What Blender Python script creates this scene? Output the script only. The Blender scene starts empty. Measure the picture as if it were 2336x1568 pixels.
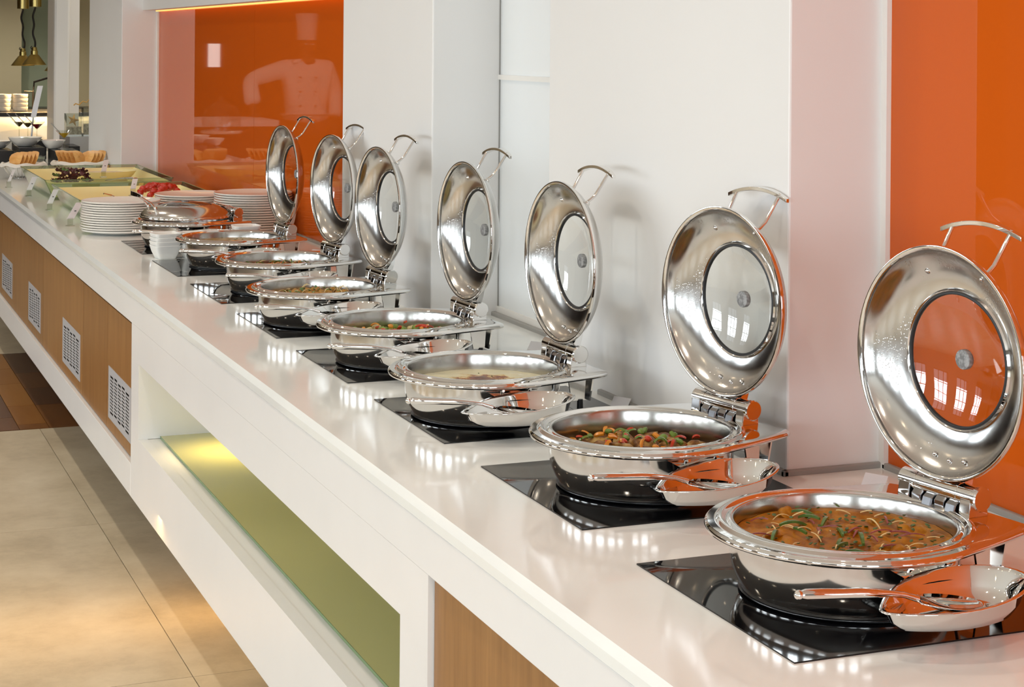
import bpy, bmesh, math, random
from mathutils import Vector, Matrix, noise

PI = math.pi
sc = bpy.context.scene
COL = sc.collection
random.seed(7)

# ------------------------------------------------------------------ camera
F_PX, CX, CY, ROLL, YAW = 4080.0, 1168.0, 101.0, 0.008, math.radians(21.7536)
CAM_Z = 1.68
cam_d = bpy.data.cameras.new('camera'); cam = bpy.data.objects.new('camera', cam_d); COL.objects.link(cam)
cam_d.sensor_fit = 'HORIZONTAL'; cam_d.sensor_width = 36.0
cam_d.lens = F_PX / 2336 * 36.0
cam_d.shift_x = 0.0
cam_d.shift_y = -(784.0 - CY) / 2336
cam_d.clip_start = 0.05; cam_d.clip_end = 100
cam.matrix_world = (Matrix.Translation((0, 0, CAM_Z)) @ Matrix.Rotation(-YAW, 4, 'Z') @
                    Matrix.Rotation(PI / 2, 4, 'X') @ Matrix.Rotation(ROLL, 4, 'Z'))
sc.camera = cam
FW = Vector((math.sin(YAW), math.cos(YAW), 0)); RT = Vector((math.cos(YAW), -math.sin(YAW), 0)); UP = Vector((0, 0, 1))

def at(px, py, x=None, y=None, z=None):
    """photo pixel -> point on a plane of the place"""
    dx, dy = px - CX, py - CY
    c, s = math.cos(ROLL), math.sin(ROLL)
    u, v = c * dx + s * dy, -s * dx + c * dy
    d = FW + RT * (u / F_PX) - UP * (v / F_PX)
    o = Vector((0, 0, CAM_Z))
    if x is not None: t = x / d.x
    elif y is not None: t = y / d.y
    else: t = (z - CAM_Z) / d.z
    return o + d * t

# ------------------------------------------------------------------ view / world / big lights
vs = sc.view_settings
vs.view_transform = 'Standard'; vs.look = 'None'; vs.exposure = 0.08; vs.gamma = 1.0; vs.use_curve_mapping = False
sc.cycles.use_denoising = True
sc.cycles.sample_clamp_indirect = 4.0
sc.cycles.max_bounces = 10
sc.cycles.transparent_max_bounces = 12
world = bpy.data.worlds.new('world'); sc.world = world; world.use_nodes = True
bg = world.node_tree.nodes['Background']; bg.inputs[0].default_value = (0.85, 0.92, 1.0, 1); bg.inputs[1].default_value = 1.0

def area(name, loc, direction, sx, sy, watts, col, spread=None):
    L = bpy.data.lights.new(name, 'AREA'); L.shape = 'RECTANGLE'; L.size = sx; L.size_y = sy
    L.energy = watts; L.color = col
    if spread: L.spread = spread
    o = bpy.data.objects.new(name, L); COL.objects.link(o); o.location = loc
    o.rotation_euler = Vector(direction).to_track_quat('-Z', 'Y').to_euler()
    return o
DAY = (0.86, 0.945, 1.0)
WIN_Y = [-2.4, -0.6, 1.2, 3.0, 4.8, 6.6, 8.6]          # windows in the wall across the room
ROOM_X = -4.6
DAY_W = 74.0                                       # every window lets in the same daylight
for i, wy in enumerate(WIN_Y):
    area('window_left_%d_offscreen' % (i + 1), (ROOM_X - 0.12, wy, 1.65), (1, 0, 0), 1.9, 1.1, DAY_W, DAY)   # x size is vertical after tracking
for i, wx in enumerate((-3.2, -1.4, 0.2)):
    area('window_back_%d_offscreen' % (i + 1), (wx, -4.62, 1.65), (0, 1, 0), 1.1, 1.9, DAY_W, DAY)

# ------------------------------------------------------------------ helpers
def link(o, parent=None):
    COL.objects.link(o)
    if parent is not None: o.parent = parent
    return o

class MB:
    def __init__(s): s.v = []; s.f = []
    def box(s, a, b):
        x0, y0, z0 = a; x1, y1, z1 = b; n = len(s.v)
        s.v += [(x0, y0, z0), (x1, y0, z0), (x1, y1, z0), (x0, y1, z0), (x0, y0, z1), (x1, y0, z1), (x1, y1, z1), (x0, y1, z1)]
        s.f += [tuple(n + i for i in q) for q in ((0, 3, 2, 1), (4, 5, 6, 7), (0, 1, 5, 4), (1, 2, 6, 5), (2, 3, 7, 6), (3, 0, 4, 7))]
        return s
    def rings(s, rings, closed=True, cap0=False, cap1=False):
        n = len(s.v); m = len(rings[0])
        for r in rings: s.v += [tuple(p) for p in r]
        for i in range(len(rings) - 1):
            for j in range(m if closed else m - 1):
                k = (j + 1) % m
                s.f.append((n + i * m + j, n + i * m + k, n + (i + 1) * m + k, n + (i + 1) * m + j))
        if cap0: s.f.append(tuple(n + j for j in range(m - 1, -1, -1)))
        if cap1: s.f.append(tuple(n + (len(rings) - 1) * m + j for j in range(m)))
        return s
    def lathe(s, prof, n=48, c=(0, 0, 0), cap0=False, cap1=False):
        R = [[(c[0] + r * math.cos(2 * PI * j / n), c[1] + r * math.sin(2 * PI * j / n), c[2] + z) for j in range(n)] for r, z in prof]
        return s.rings(R, True, cap0, cap1)
    def tube(s, path, rad, n=10, caps=True):
        P = [Vector(p) for p in path]; R = []
        rads = rad if isinstance(rad, (list, tuple)) else [rad] * len(P)
        up = None
        for i, p in enumerate(P):
            t = (P[min(i + 1, len(P) - 1)] - P[max(i - 1, 0)]).normalized()
            if up is None:
                up = Vector((0, 0, 1)) if abs(t.z) < 0.9 else Vector((1, 0, 0))
            a = t.cross(up).normalized(); b = a.cross(t).normalized(); up = b
            R.append([p + (a * math.cos(2 * PI * j / n) + b * math.sin(2 * PI * j / n)) * rads[i] for j in range(n)])
        return s.rings(R, True, caps, caps)
    def prism(s, poly, z0, z1):
        return s.rings([[(x, y, z0) for x, y in poly], [(x, y, z1) for x, y in poly]], True, True, True)
    def prism_y(s, poly, y0, y1):        # poly in (x, z)
        return s.rings([[(x, y0, z) for x, z in poly], [(x, y1, z) for x, z in poly]], True, True, True)
    def sphere(s, c, r, n=12, m=8):
        rx, ry, rz = r if isinstance(r, (tuple, list)) else (r, r, r)
        R = []
        for i in range(m + 1):
            a = -PI / 2 + PI * i / m; k = max(math.cos(a), 0.02)
            R.append([(c[0] + rx * k * math.cos(2 * PI * j / n), c[1] + ry * k * math.sin(2 * PI * j / n), c[2] + rz * math.sin(a)) for j in range(n)])
        return s.rings(R, True, True, True)
    def mesh(s, name, mat, smooth=True, ang=35):
        me = bpy.data.meshes.new(name); me.from_pydata([tuple(p) for p in s.v], [], s.f)
        bm = bmesh.new(); bm.from_mesh(me); bmesh.ops.recalc_face_normals(bm, faces=bm.faces); bm.to_mesh(me); bm.free()
        if mat is not None: me.materials.append(mat)
        if smooth:
            me.polygons.foreach_set('use_smooth', [True] * len(me.polygons)); me.set_sharp_from_angle(angle=math.radians(ang))
        me.update(); return me
    def build(s, name, mat, parent=None, smooth=True, ang=35, bevel=0, seg=2):
        o = link(bpy.data.objects.new(name, s.mesh(name, mat, smooth, ang)), parent)
        if bevel:
            b = o.modifiers.new('bevel', 'BEVEL'); b.width = bevel; b.segments = seg; b.limit_method = 'ANGLE'; b.angle_limit = math.radians(40)
        return o

def tag(o, label=None, cat=None, group=None, kind=None):
    if label: o['label'] = label
    if cat: o['category'] = cat
    if group: o['group'] = group
    if kind: o['kind'] = kind
    return o
def empty(name, loc=(0, 0, 0), rz=0.0):
    o = bpy.data.objects.new(name, None); o.empty_display_size = 0.05; link(o); o.location = loc; o.rotation_euler = (0, 0, rz); return o
def copy_tree(o, parent=None):
    kids = list(o.children); c = o.copy(); link(c)
    c.parent = parent
    if parent is not None: c.matrix_parent_inverse = o.matrix_parent_inverse
    for ch in kids: copy_tree(ch, c)
    return c
def thing_mesh(name, me, loc, label, cat, group=None, rz=0.0, rot=None, scale=None, kind=None):
    o = link(bpy.data.objects.new(name, me)); o.location = loc
    o.rotation_euler = rot if rot is not None else (0, 0, rz)
    if scale is not None: o.scale = scale
    return tag(o, label, cat, group, kind)

# ------------------------------------------------------------------ materials
def mat(name, col, rough=0.5, metal=0.0, ior=1.5, trans=0.0, coat=0.0, spec=None, alpha=None):
    m = bpy.data.materials.new(name); m.use_nodes = True
    b = m.node_tree.nodes['Principled BSDF']
    b.inputs['Base Color'].default_value = (*col, 1); b.inputs['Roughness'].default_value = rough
    b.inputs['Metallic'].default_value = metal; b.inputs['IOR'].default_value = ior
    b.inputs['Transmission Weight'].default_value = trans; b.inputs['Coat Weight'].default_value = coat
    b.inputs['Coat Roughness'].default_value = 0.02
    if spec is not None: b.inputs['Specular IOR Level'].default_value = spec
    if alpha is not None: b.inputs['Alpha'].default_value = alpha
    return m
def nd(m): return m.node_tree.nodes, m.node_tree.links, m.node_tree.nodes['Principled BSDF']
def coords(m, scale=(1, 1, 1), rot=(0, 0, 0)):
    n, l, b = nd(m); tc = n.new('ShaderNodeTexCoord'); mp = n.new('ShaderNodeMapping')
    mp.inputs['Scale'].default_value = scale; mp.inputs['Rotation'].default_value = rot
    l.new(tc.outputs['Object'], mp.inputs['Vector']); return mp
def ramp(m, stops):
    n, l, b = nd(m); r = n.new('ShaderNodeValToRGB'); e = r.color_ramp.elements
    while len(e) < len(stops): e.new(0.5)
    for i, (p, c) in enumerate(stops): e[i].position = p; e[i].color = (*c, 1)
    return r
def noisy(m, stops, scale=8.0, detail=6, stretch=(1, 1, 1), bump=0.0, bscale=None, rough=0.6, dist=0.01):
    n, l, b = nd(m); mp = coords(m, stretch); t = n.new('ShaderNodeTexNoise')
    t.inputs['Scale'].default_value = scale; t.inputs['Detail'].default_value = detail; t.inputs['Roughness'].default_value = rough
    l.new(mp.outputs[0], t.inputs['Vector']); r = ramp(m, stops)
    l.new(t.outputs['Fac'], r.inputs['Fac']); l.new(r.outputs['Color'], b.inputs['Base Color'])
    if bump:
        bp = n.new('ShaderNodeBump'); bp.inputs['Strength'].default_value = bump; bp.inputs['Distance'].default_value = dist
        if bscale:
            t2 = n.new('ShaderNodeTexNoise'); t2.inputs['Scale'].default_value = bscale; t2.inputs['Detail'].default_value = 4
            l.new(mp.outputs[0], t2.inputs['Vector']); l.new(t2.outputs['Fac'], bp.inputs['Height'])
        else: l.new(t.outputs['Fac'], bp.inputs['Height'])
        l.new(bp.outputs['Normal'], b.inputs['Normal'])
    return m
def vary_rough(m, lo, hi, scale=20.0, stretch=(1, 1, 1)):
    n, l, b = nd(m); mp = coords(m, stretch); t = n.new('ShaderNodeTexNoise'); t.inputs['Scale'].default_value = scale; t.inputs['Detail'].default_value = 5
    l.new(mp.outputs[0], t.inputs['Vector']); mr = n.new('ShaderNodeMapRange')
    mr.inputs['From Min'].default_value = 0.35; mr.inputs['From Max'].default_value = 0.65
    mr.inputs['To Min'].default_value = lo; mr.inputs['To Max'].default_value = hi
    l.new(t.outputs['Fac'], mr.inputs['Value']); l.new(mr.outputs[0], b.inputs['Roughness']); return m
def emit(name, col, s):
    m = bpy.data.materials.new(name); m.use_nodes = True; b = m.node_tree.nodes['Principled BSDF']
    b.inputs['Base Color'].default_value = (*col, 1); b.inputs['Emission Color'].default_value = (*col, 1); b.inputs['Emission Strength'].default_value = s
    return m

M = {}
M['paint'] = noisy(mat('white_paint', (0.8, 0.78, 0.74), 0.6), [(0.3, (0.80, 0.785, 0.765)), (0.7, (0.84, 0.825, 0.805))], 1.2, 3, bump=0.04, bscale=180, dist=0.002)
M['pillar'] = noisy(mat('pillar_paint', (0.8, 0.78, 0.74), 0.45), [(0.3, (0.805, 0.795, 0.78)), (0.7, (0.84, 0.83, 0.815))], 1.0, 3, bump=0.03, bscale=160, dist=0.002)
M['trimwhite'] = mat('white_trim', (0.86, 0.84, 0.80), 0.4)
M['frosted'] = mat('frosted_white_glass', (0.87, 0.90, 0.91), 0.16, coat=0.3)
M['orange'] = mat('orange_lacquered_glass', (0.62, 0.108, 0.008), 0.35, coat=0.75, spec=0.0)
M['stone_top'] = noisy(mat('cream_quartz', (0.82, 0.78, 0.70), 0.09), [(0.3, (0.855, 0.87, 0.845)), (0.7, (0.895, 0.91, 0.885))], 3.0, 8)
M['fascia'] = noisy(mat('white_solid_surface', (0.84, 0.83, 0.81), 0.3), [(0.3, (0.83, 0.825, 0.815)), (0.7, (0.865, 0.86, 0.85))], 2.5, 5)
M['niche'] = mat('niche_white', (0.84, 0.835, 0.82), 0.4)
M['greenglass'] = mat('green_back_painted_glass', (0.60, 0.585, 0.23), 0.14, coat=0.3)
M['greenedge'] = mat('green_glass_edge', (0.20, 0.31, 0.14), 0.15)
M['plinth'] = mat('black_plinth_paint', (0.03, 0.028, 0.026), 0.6)
M['carcass'] = mat('cabinet_laminate', (0.45, 0.42, 0.38), 0.6)
M['grille'] = mat('grey_grille', (0.46, 0.46, 0.48), 0.42)
M['bead'] = mat('grey_bead', (0.33, 0.32, 0.30), 0.4)
M['hob'] = mat('black_hob_glass', (0.004, 0.004, 0.005), 0.03, ior=1.45)
M['hobring'] = mat('hob_print', (0.10, 0.10, 0.10), 0.2)
M['chrome'] = mat('polished_steel', (0.80, 0.79, 0.77), 0.045, metal=1.0)
M['steelbody'] = mat('satin_steel_body', (0.76, 0.75, 0.73), 0.10, metal=1.0)
M['steelin'] = mat('brushed_steel_inside', (0.50, 0.485, 0.455), 0.20, metal=1.0)
M['lidin'] = mat('lid_steel', (0.60, 0.59, 0.57), 0.09, metal=1.0)
M['hingemech'] = mat('dark_hinge_steel', (0.34, 0.34, 0.35), 0.16, metal=1.0)
M['blackrub'] = mat('black_rubber', (0.012, 0.012, 0.013), 0.4)
M['ventdisc'] = noisy(mat('grey_disc', (0.3, 0.3, 0.3), 0.6, metal=0.6), [(0.4, (0.22, 0.22, 0.22)), (0.6, (0.42, 0.42, 0.42))], 120, 2)
M['porcelain'] = mat('white_porcelain', (0.86, 0.83, 0.77), 0.14, coat=0.4)
M['melamine'] = mat('white_melamine', (0.88, 0.87, 0.83), 0.25)
M['paper'] = mat('white_card', (0.82, 0.81, 0.84), 0.7)
M['print'] = mat('card_print', (0.10, 0.10, 0.12), 0.7)
M['brass'] = mat('aged_brass', (0.56, 0.44, 0.16), 0.28, metal=1.0)
M['blackcord'] = mat('black_cord', (0.012, 0.012, 0.012), 0.6)
M['riser'] = mat('black_riser', (0.010, 0.010, 0.012), 0.25)
M['greysteel'] = mat('grey_steel_sheet', (0.42, 0.42, 0.42), 0.35, metal=0.7)
M['olive'] = noisy(mat('olive_wall', (0.42, 0.38, 0.25), 0.8), [(0.3, (0.47, 0.43, 0.29)), (0.7, (0.51, 0.465, 0.32))], 2, 3)
M['greenwall'] = noisy(mat('grey_green_wall', (0.2, 0.23, 0.16), 0.7), [(0.3, (0.27, 0.33, 0.25)), (0.7, (0.31, 0.37, 0.285))], 2, 3)
M['darkwall'] = mat('dark_wall', (0.055, 0.035, 0.025), 0.7)
M['roomwall'] = mat('room_wall', (0.27, 0.25, 0.23), 0.8)
M['ceiling'] = mat('ceiling_paint', (0.72, 0.70, 0.66), 0.8)
M['napkin'] = noisy(mat('napkin_cloth', (0.8, 0.77, 0.7), 0.8), [(0.3, (0.76, 0.73, 0.66)), (0.7, (0.84, 0.81, 0.75))], 6, 3, bump=0.5, dist=0.01)
M['crisp'] = noisy(mat('fried_crisp', (0.75, 0.38, 0.10), 0.5), [(0.3, (0.62, 0.28, 0.06)), (0.55, (0.80, 0.42, 0.12)), (0.75, (0.88, 0.55, 0.20))], 12, 4, bump=0.3)
M['redcab'] = noisy(mat('purple_leaves', (0.08, 0.015, 0.02), 0.5), [(0.3, (0.045, 0.010, 0.015)), (0.7, (0.12, 0.03, 0.035))], 20, 3)
M['greenleaf'] = noisy(mat('green_leaf', (0.08, 0.17, 0.03), 0.5), [(0.3, (0.05, 0.12, 0.02)), (0.7, (0.14, 0.24, 0.05))], 20, 3)
M['tomato'] = mat('tomato_red', (0.55, 0.035, 0.02), 0.25, coat=0.3)
M['creamtray'] = noisy(mat('cream_yellow_tray', (0.92, 0.80, 0.42), 0.35), [(0.3, (0.95, 0.87, 0.42)), (0.7, (0.97, 0.91, 0.52))], 3, 4)
M['cream'] = mat('cream_dressing', (0.85, 0.76, 0.55), 0.35)
M['pebble'] = noisy(mat('pebbles', (0.4, 0.35, 0.3), 0.7), [(0.3, (0.2, 0.17, 0.14)), (0.5, (0.45, 0.38, 0.3)), (0.7, (0.65, 0.58, 0.5))], 60, 2)
M['starfish'] = noisy(mat('starfish_orange', (0.6, 0.33, 0.08), 0.7), [(0.3, (0.50, 0.26, 0.06)), (0.7, (0.68, 0.42, 0.13))], 30, 3, bump=0.3)
M['redwine'] = mat('red_sauce', (0.22, 0.01, 0.015), 0.15)
M['oilyellow'] = mat('yellow_dressing', (0.55, 0.33, 0.02), 0.12)
M['oildark'] = mat('dark_dressing', (0.10, 0.06, 0.02), 0.12)
M['jacket'] = mat('white_jacket_cloth', (0.86, 0.85, 0.83), 0.8)
M['skin'] = mat('brown_skin', (0.16, 0.075, 0.04), 0.55)
M['trouser'] = mat('dark_trousers', (0.02, 0.02, 0.025), 0.8)
M['hair'] = mat('black_hair', (0.01, 0.01, 0.01), 0.6)
M['lampglow'] = emit('warm_lamp_glow', (1.0, 0.62, 0.25), 6.0)
M['spotglow'] = emit('warm_spot_glow', (1.0, 0.80, 0.55), 16.0)
M['stripglow'] = emit('warm_strip_glow', (1.0, 0.48, 0.13), 1.3)
M['winframe'] = mat('dark_window_frame', (0.06, 0.055, 0.05), 0.4)

def thin_glass(name, tint, refl=0.14, keep=0.92, rough=0.0):
    """clear thin pane: mostly see-through, glossy at grazing angles"""
    m = bpy.data.materials.new(name); m.use_nodes = True; n, l = m.node_tree.nodes, m.node_tree.links
    n.remove(n['Principled BSDF']); out = n['Material Output']
    tr = n.new('ShaderNodeBsdfTransparent'); tr.inputs[0].default_value = (*[c * keep for c in tint], 1)
    gl = n.new('ShaderNodeBsdfGlossy'); gl.inputs['Roughness'].default_value = rough; gl.inputs[0].default_value = (1, 1, 1, 1)
    fr = n.new('ShaderNodeLayerWeight'); pw_ = n.new('ShaderNodeMath'); pw_.operation = 'POWER'; pw_.inputs[1].default_value = 5.0
    l.new(fr.outputs['Facing'], pw_.inputs[0])
    ad = n.new('ShaderNodeMath'); ad.operation = 'MULTIPLY_ADD'; ad.inputs[1].default_value = 1.0 - refl; ad.inputs[2].default_value = refl
    mx = n.new('ShaderNodeMixShader'); l.new(pw_.outputs[0], ad.inputs[0]); l.new(ad.outputs[0], mx.inputs[0])
    l.new(tr.outputs[0], mx.inputs[1]); l.new(gl.outputs[0], mx.inputs[2]); l.new(mx.outputs[0], out.inputs['Surface'])
    return m
M['lidglass'] = thin_glass('lid_glass', (0.93, 0.95, 0.93), 0.10, 0.95, 0.02)
M['glass'] = thin_glass('clear_glass', (0.95, 0.97, 0.93), 0.07)
M['saladglass'] = thin_glass('greenish_glass', (0.83, 0.90, 0.76), 0.10, 0.94)
M['winglass'] = thin_glass('window_glass', (1, 1, 1), 0.05, 0.98)

# wood of the cabinet doors: vertical grain
def wood_mat(name, dark, light, stretch, scale=6.0, rough=0.38):
    m = mat(name, light, rough); n, l, b = nd(m); mp = coords(m, stretch)
    t = n.new('ShaderNodeTexNoise'); t.inputs['Scale'].default_value = scale; t.inputs['Detail'].default_value = 8; t.inputs['Roughness'].default_value = 0.65
    w = n.new('ShaderNodeTexNoise'); w.inputs['Scale'].default_value = 1.3; w.inputs['Detail'].default_value = 2
    l.new(mp.outputs[0], t.inputs['Vector']); l.new(mp.outputs[0], w.inputs['Vector'])
    oi = n.new('ShaderNodeObjectInfo'); mi = n.new('ShaderNodeMath'); mi.operation = 'MULTIPLY_ADD'; mi.inputs[1].default_value = 0.16; 
    l.new(oi.outputs['Random'], mi.inputs[0])
    ad = n.new('ShaderNodeMath'); ad.operation = 'MULTIPLY_ADD'; ad.inputs[1].default_value = 0.35
    l.new(w.outputs['Fac'], ad.inputs[0]); l.new(t.outputs['Fac'], mi.inputs[2]); l.new(mi.outputs[0], ad.inputs[2])
    r = ramp(m, [(0.45, dark), (0.95, light)]); l.new(ad.outputs[0], r.inputs['Fac']); l.new(r.outputs['Color'], b.inputs['Base Color'])
    return m
M['wood'] = wood_mat('cabinet_wood', (0.22, 0.095, 0.025), (0.36, 0.175, 0.055), (9, 9, 0.5))
def plank_mat():
    m = mat('parquet_wood', (0.2, 0.08, 0.03), 0.28); n, l, b = nd(m); mp = coords(m, (7, 0.8, 1))
    t = n.new('ShaderNodeTexNoise'); t.inputs['Scale'].default_value = 5; t.inputs['Detail'].default_value = 6; l.new(mp.outputs[0], t.inputs['Vector'])
    oi = n.new('ShaderNodeObjectInfo'); r = ramp(m, [(0.0, (0.085, 0.04, 0.024)), (0.35, (0.15, 0.062, 0.024)), (0.65, (0.24, 0.095, 0.022)), (1.0, (0.32, 0.14, 0.032))])
    mi = n.new('ShaderNodeMath'); mi.operation = 'MULTIPLY_ADD'; mi.inputs[1].default_value = 0.35
    sb = n.new('ShaderNodeMath'); sb.operation = 'MULTIPLY_ADD'; sb.inputs[1].default_value = 0.95; sb.inputs[2].default_value = -0.15
    l.new(oi.outputs['Random'], sb.inputs[0]); l.new(t.outputs['Fac'], mi.inputs[0]); l.new(sb.outputs[0], mi.inputs[2])
    l.new(mi.outputs[0], r.inputs['Fac']); l.new(r.outputs['Color'], b.inputs['Base Color']); return m
M['plank'] = plank_mat()
M['floorstone'] = noisy(mat('cream_limestone', (0.6, 0.5, 0.36), 0.35), [(0.30, (0.40, 0.33, 0.225)), (0.5, (0.56, 0.475, 0.34)), (0.70, (0.66, 0.575, 0.43))], 2.6, 10, rough=0.72)

# lids carry water marks: fine droplets as relief and smeared gloss
def wet(m, ds=260.0):
    n, l, b = nd(m); mp = coords(m); v = n.new('ShaderNodeTexVoronoi'); v.inputs['Scale'].default_value = ds
    l.new(mp.outputs[0], v.inputs['Vector']); t = n.new('ShaderNodeTexNoise'); t.inputs['Scale'].default_value = 14; t.inputs['Detail'].default_value = 4
    l.new(mp.outputs[0], t.inputs['Vector'])
    lt = n.new('ShaderNodeMapRange'); lt.inputs['From Min'].default_value = 0.30; lt.inputs['From Max'].default_value = 0.10; l.new(v.outputs['Distance'], lt.inputs['Value'])
    gt = n.new('ShaderNodeMapRange'); gt.inputs['From Min'].default_value = 0.52; gt.inputs['From Max'].default_value = 0.62; l.new(t.outputs['Fac'], gt.inputs['Value'])
    mu = n.new('ShaderNodeMath'); mu.operation = 'MULTIPLY'; l.new(lt.outputs[0], mu.inputs[0]); l.new(gt.outputs[0], mu.inputs[1])
    bp = n.new('ShaderNodeBump'); bp.inputs['Strength'].default_value = 0.25; bp.inputs['Distance'].default_value = 0.002
    l.new(mu.outputs[0], bp.inputs['Height']); l.new(bp.outputs['Normal'], b.inputs['Normal'])
    mr = n.new('ShaderNodeMapRange'); mr.inputs['From Min'].default_value = 0.35; mr.inputs['From Max'].default_value = 0.65
    mr.inputs['To Min'].default_value = 0.13; mr.inputs['To Max'].default_value = 0.23; l.new(t.outputs['Fac'], mr.inputs['Value']); l.new(mr.outputs[0], b.inputs['Roughness'])
wet(M['lidin'])

# ------------------------------------------------------------------ main dimensions (metres)
ZT = 0.90            # worktop
XF = 0.984           # front of the counter
XW, XP = 1.880, 1.673  # wall plane, pillar face
Y0, Y1 = -1.6, 12.9  # counter ends
def S(o): return tag(o, kind='structure')

# ------------------------------------------------------------------ room shell
YB, YFAR, XL, XR, ZC = -4.5, 20.0, ROOM_X, 4.2, 3.3
fl = MB().box((XL - .3, YB - .3, -0.12), (XR, YFAR, -0.018)).build('floor', M['floorstone'], smooth=False); S(fl)
# limestone slabs, laid along the counter
def slab(x0, y0, x1, y1, m='floorstone', name='floor_slab', h=0.0, b=0.0015):
    o = MB().box((x0 - (x0 + x1) / 2, y0 - (y0 + y1) / 2, -0.018), (x1 - (x0 + x1) / 2, y1 - (y0 + y1) / 2, h)).build(name, M[m], fl, smooth=False)
    o.location = ((x0 + x1) / 2, (y0 + y1) / 2, 0); return o
J = 0.0012
YW0, YW1 = 7.935, 9.91      # parquet band
xs = [-4.6, -3.2, -1.8, -0.4, 0.982, 1.9]
for i in range(len(xs) - 1):
    yy = -4.5
    edges = [-4.5, -3.0, -1.4, 0.2, 1.7, 3.2, 4.70, 6.3, YW0]
    for j in range(len(edges) - 1): slab(xs[i] + J, edges[j] + J, xs[i + 1] - J, edges[j + 1] - J)
    edges = [YW1, 11.6, 13.3, 15.0, 17.0, 20.0]
    for j in range(len(edges) - 1): slab(xs[i] + J, edges[j] + J, xs[i + 1] - J, edges[j + 1] - J)
slab(1.9, YB, XR, YFAR)
random.seed(21)
wx0 = 1.9
pw = 0.125
k = 0
while wx0 > -1.2:
    yy = YW0 + 0.02 - random.uniform(0, 0.4)
    while yy < YW1:
        L_ = random.choice([0.42, 0.55, 0.7])
        a, b_ = max(yy, YW0 + 0.012), min(yy + L_, YW1 - 0.012)
        if b_ - a > 0.03: slab(wx0 - pw + J, a + J, wx0 - J, b_ - J, 'plank', 'floor_plank')
        yy += L_
    wx0 -= pw
slab(-4.6, YW0 + .012, wx0, YW1 - .012, 'plank', 'floor_plank')

S(MB().box((XL - .3, YB - .3, ZC), (XR, YFAR, ZC + .2)).build('ceiling', M['ceiling'], smooth=False))
# wall across the room with window openings
ww, wz0, wz1 = 0.55, 0.70, 2.6
w = MB(); ye = [YB - .3] + sum([[y - ww, y + ww] for y in WIN_Y], []) + [11.0]
w.box((XL - .3, YB - .3, 0), (XL, 11.0, wz0)); w.box((XL - .3, YB - .3, wz1), (XL, 11.0, ZC))
for i in range(0, len(ye), 2): w.box((XL - .3, ye[i], wz0), (XL, ye[i + 1], wz1))
S(w.build('wall_left', M['roomwall'], smooth=False))
S(MB().box((XL - .3, 11.0, 0), (XL, YFAR, ZC)).build('wall_left', M['darkwall'], smooth=False))
wi = 1
def win_frame(o_fn, name):
    global wi
    f = MB()
    o_fn(f)
    o = f.build('window_%d' % (wi + 1), M['winframe'], smooth=False); wi += 1; S(o); return o
for y in WIN_Y:
    def fn(f, y=y):
        for yy in (-.55, -.185, .185, .52): f.box((XL - .09, y + yy, wz0), (XL - .04, y + yy + .03, wz1))
        for zz in (wz0, 1.15, 1.62, 2.1, wz1 - .03): f.box((XL - .09, y - ww, zz), (XL - .04, y + ww, zz + .03))
    win_frame(fn, 'w')
WBX = [-3.2, -1.4, 0.2]
w = MB(); xe = [XL] + sum([[x - ww, x + ww] for x in WBX], []) + [XR]
w.box((XL, YB - .3, 0), (XR, YB, wz0)); w.box((XL, YB - .3, wz1), (XR, YB, ZC))
for i in range(0, len(xe), 2): w.box((xe[i], YB - .3, wz0), (xe[i + 1], YB, wz1))
S(w.build('wall_back', M['roomwall'], smooth=False))
for x in WBX:
    def fn(f, x=x):
        for xx in (-.55, -.185, .185, .52): f.box((x + xx, YB - .09, wz0), (x + xx + .03, YB - .04, wz1))
        for zz in (wz0, 1.15, 1.62, 2.1, wz1 - .03): f.box((x - ww, YB - .09, zz), (x + ww, YB - .04, zz + .03))
    win_frame(fn, 'w')
# the far end of the room
GX = 2.15
S(MB().box((0.9, YFAR - .9, 0), (GX, YFAR, ZC)).build('wall_far', M['olive'], smooth=False))
S(MB().box((GX, YFAR - .6, 0), (2.62, YFAR, ZC)).build('wall_far', M['greenwall'], smooth=False))
S(MB().box((2.62, YFAR - .7, 0), (XR, YFAR, ZC)).build('wall_far', M['olive'], smooth=False))
S(MB().box((XL, YFAR - .3, 0), (0.9, YFAR, ZC)).build('wall_far', M['darkwall'], smooth=False))
S(MB().box((XR, 11.0, 0), (XR + .2, YFAR, ZC)).build('wall_right', M['olive'], smooth=False))

# ------------------------------------------------------------------ buffet wall, pillars, glass panels
S(MB().box((XW + .006, -3.0, 0), (2.4, 11.2, ZC)).build('wall_right', M['paint'], smooth=False))
PIL = [(2.83, 3.95), (4.80, 5.70), (10.06, 11.25)]
for a, b_ in PIL:
    S(MB().box((XP, a, ZT - .03), (XW + .02, b_, ZC)).build('wall_pillar', M['pillar'], smooth=False, bevel=0.004))
# orange back-painted glass panes
def pane(y0, y1, z1, label):
    o = MB().box((XW - .002, y0, ZT), (XW + .0055, y1, z1)).build('orange_glass_panel', M['orange'], smooth=False)
    return tag(o, label, 'glass panel', 'orange glass wall panels')
pane(-3.0, 2.817, ZC, 'tall orange glass wall panel behind the curry dish with chicken and green chillies')
pane(5.60, 7.785, ZC, 'orange glass wall panel reflecting the chef, beside the white pillar')
pane(7.788, 10.052, ZC, 'orange glass wall panel behind the plate stacks, reflecting a pale pillar')
S(MB().box((XW - .012, 2.812, ZT), (XW + .006, 2.832, ZC)).build('trim_1', M['trimwhite'], smooth=False))
S(MB().box((XW - .012, 10.046, ZT), (XW + .006, 10.062, ZC)).build('trim_2', M['trimwhite'], smooth=False))
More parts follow.
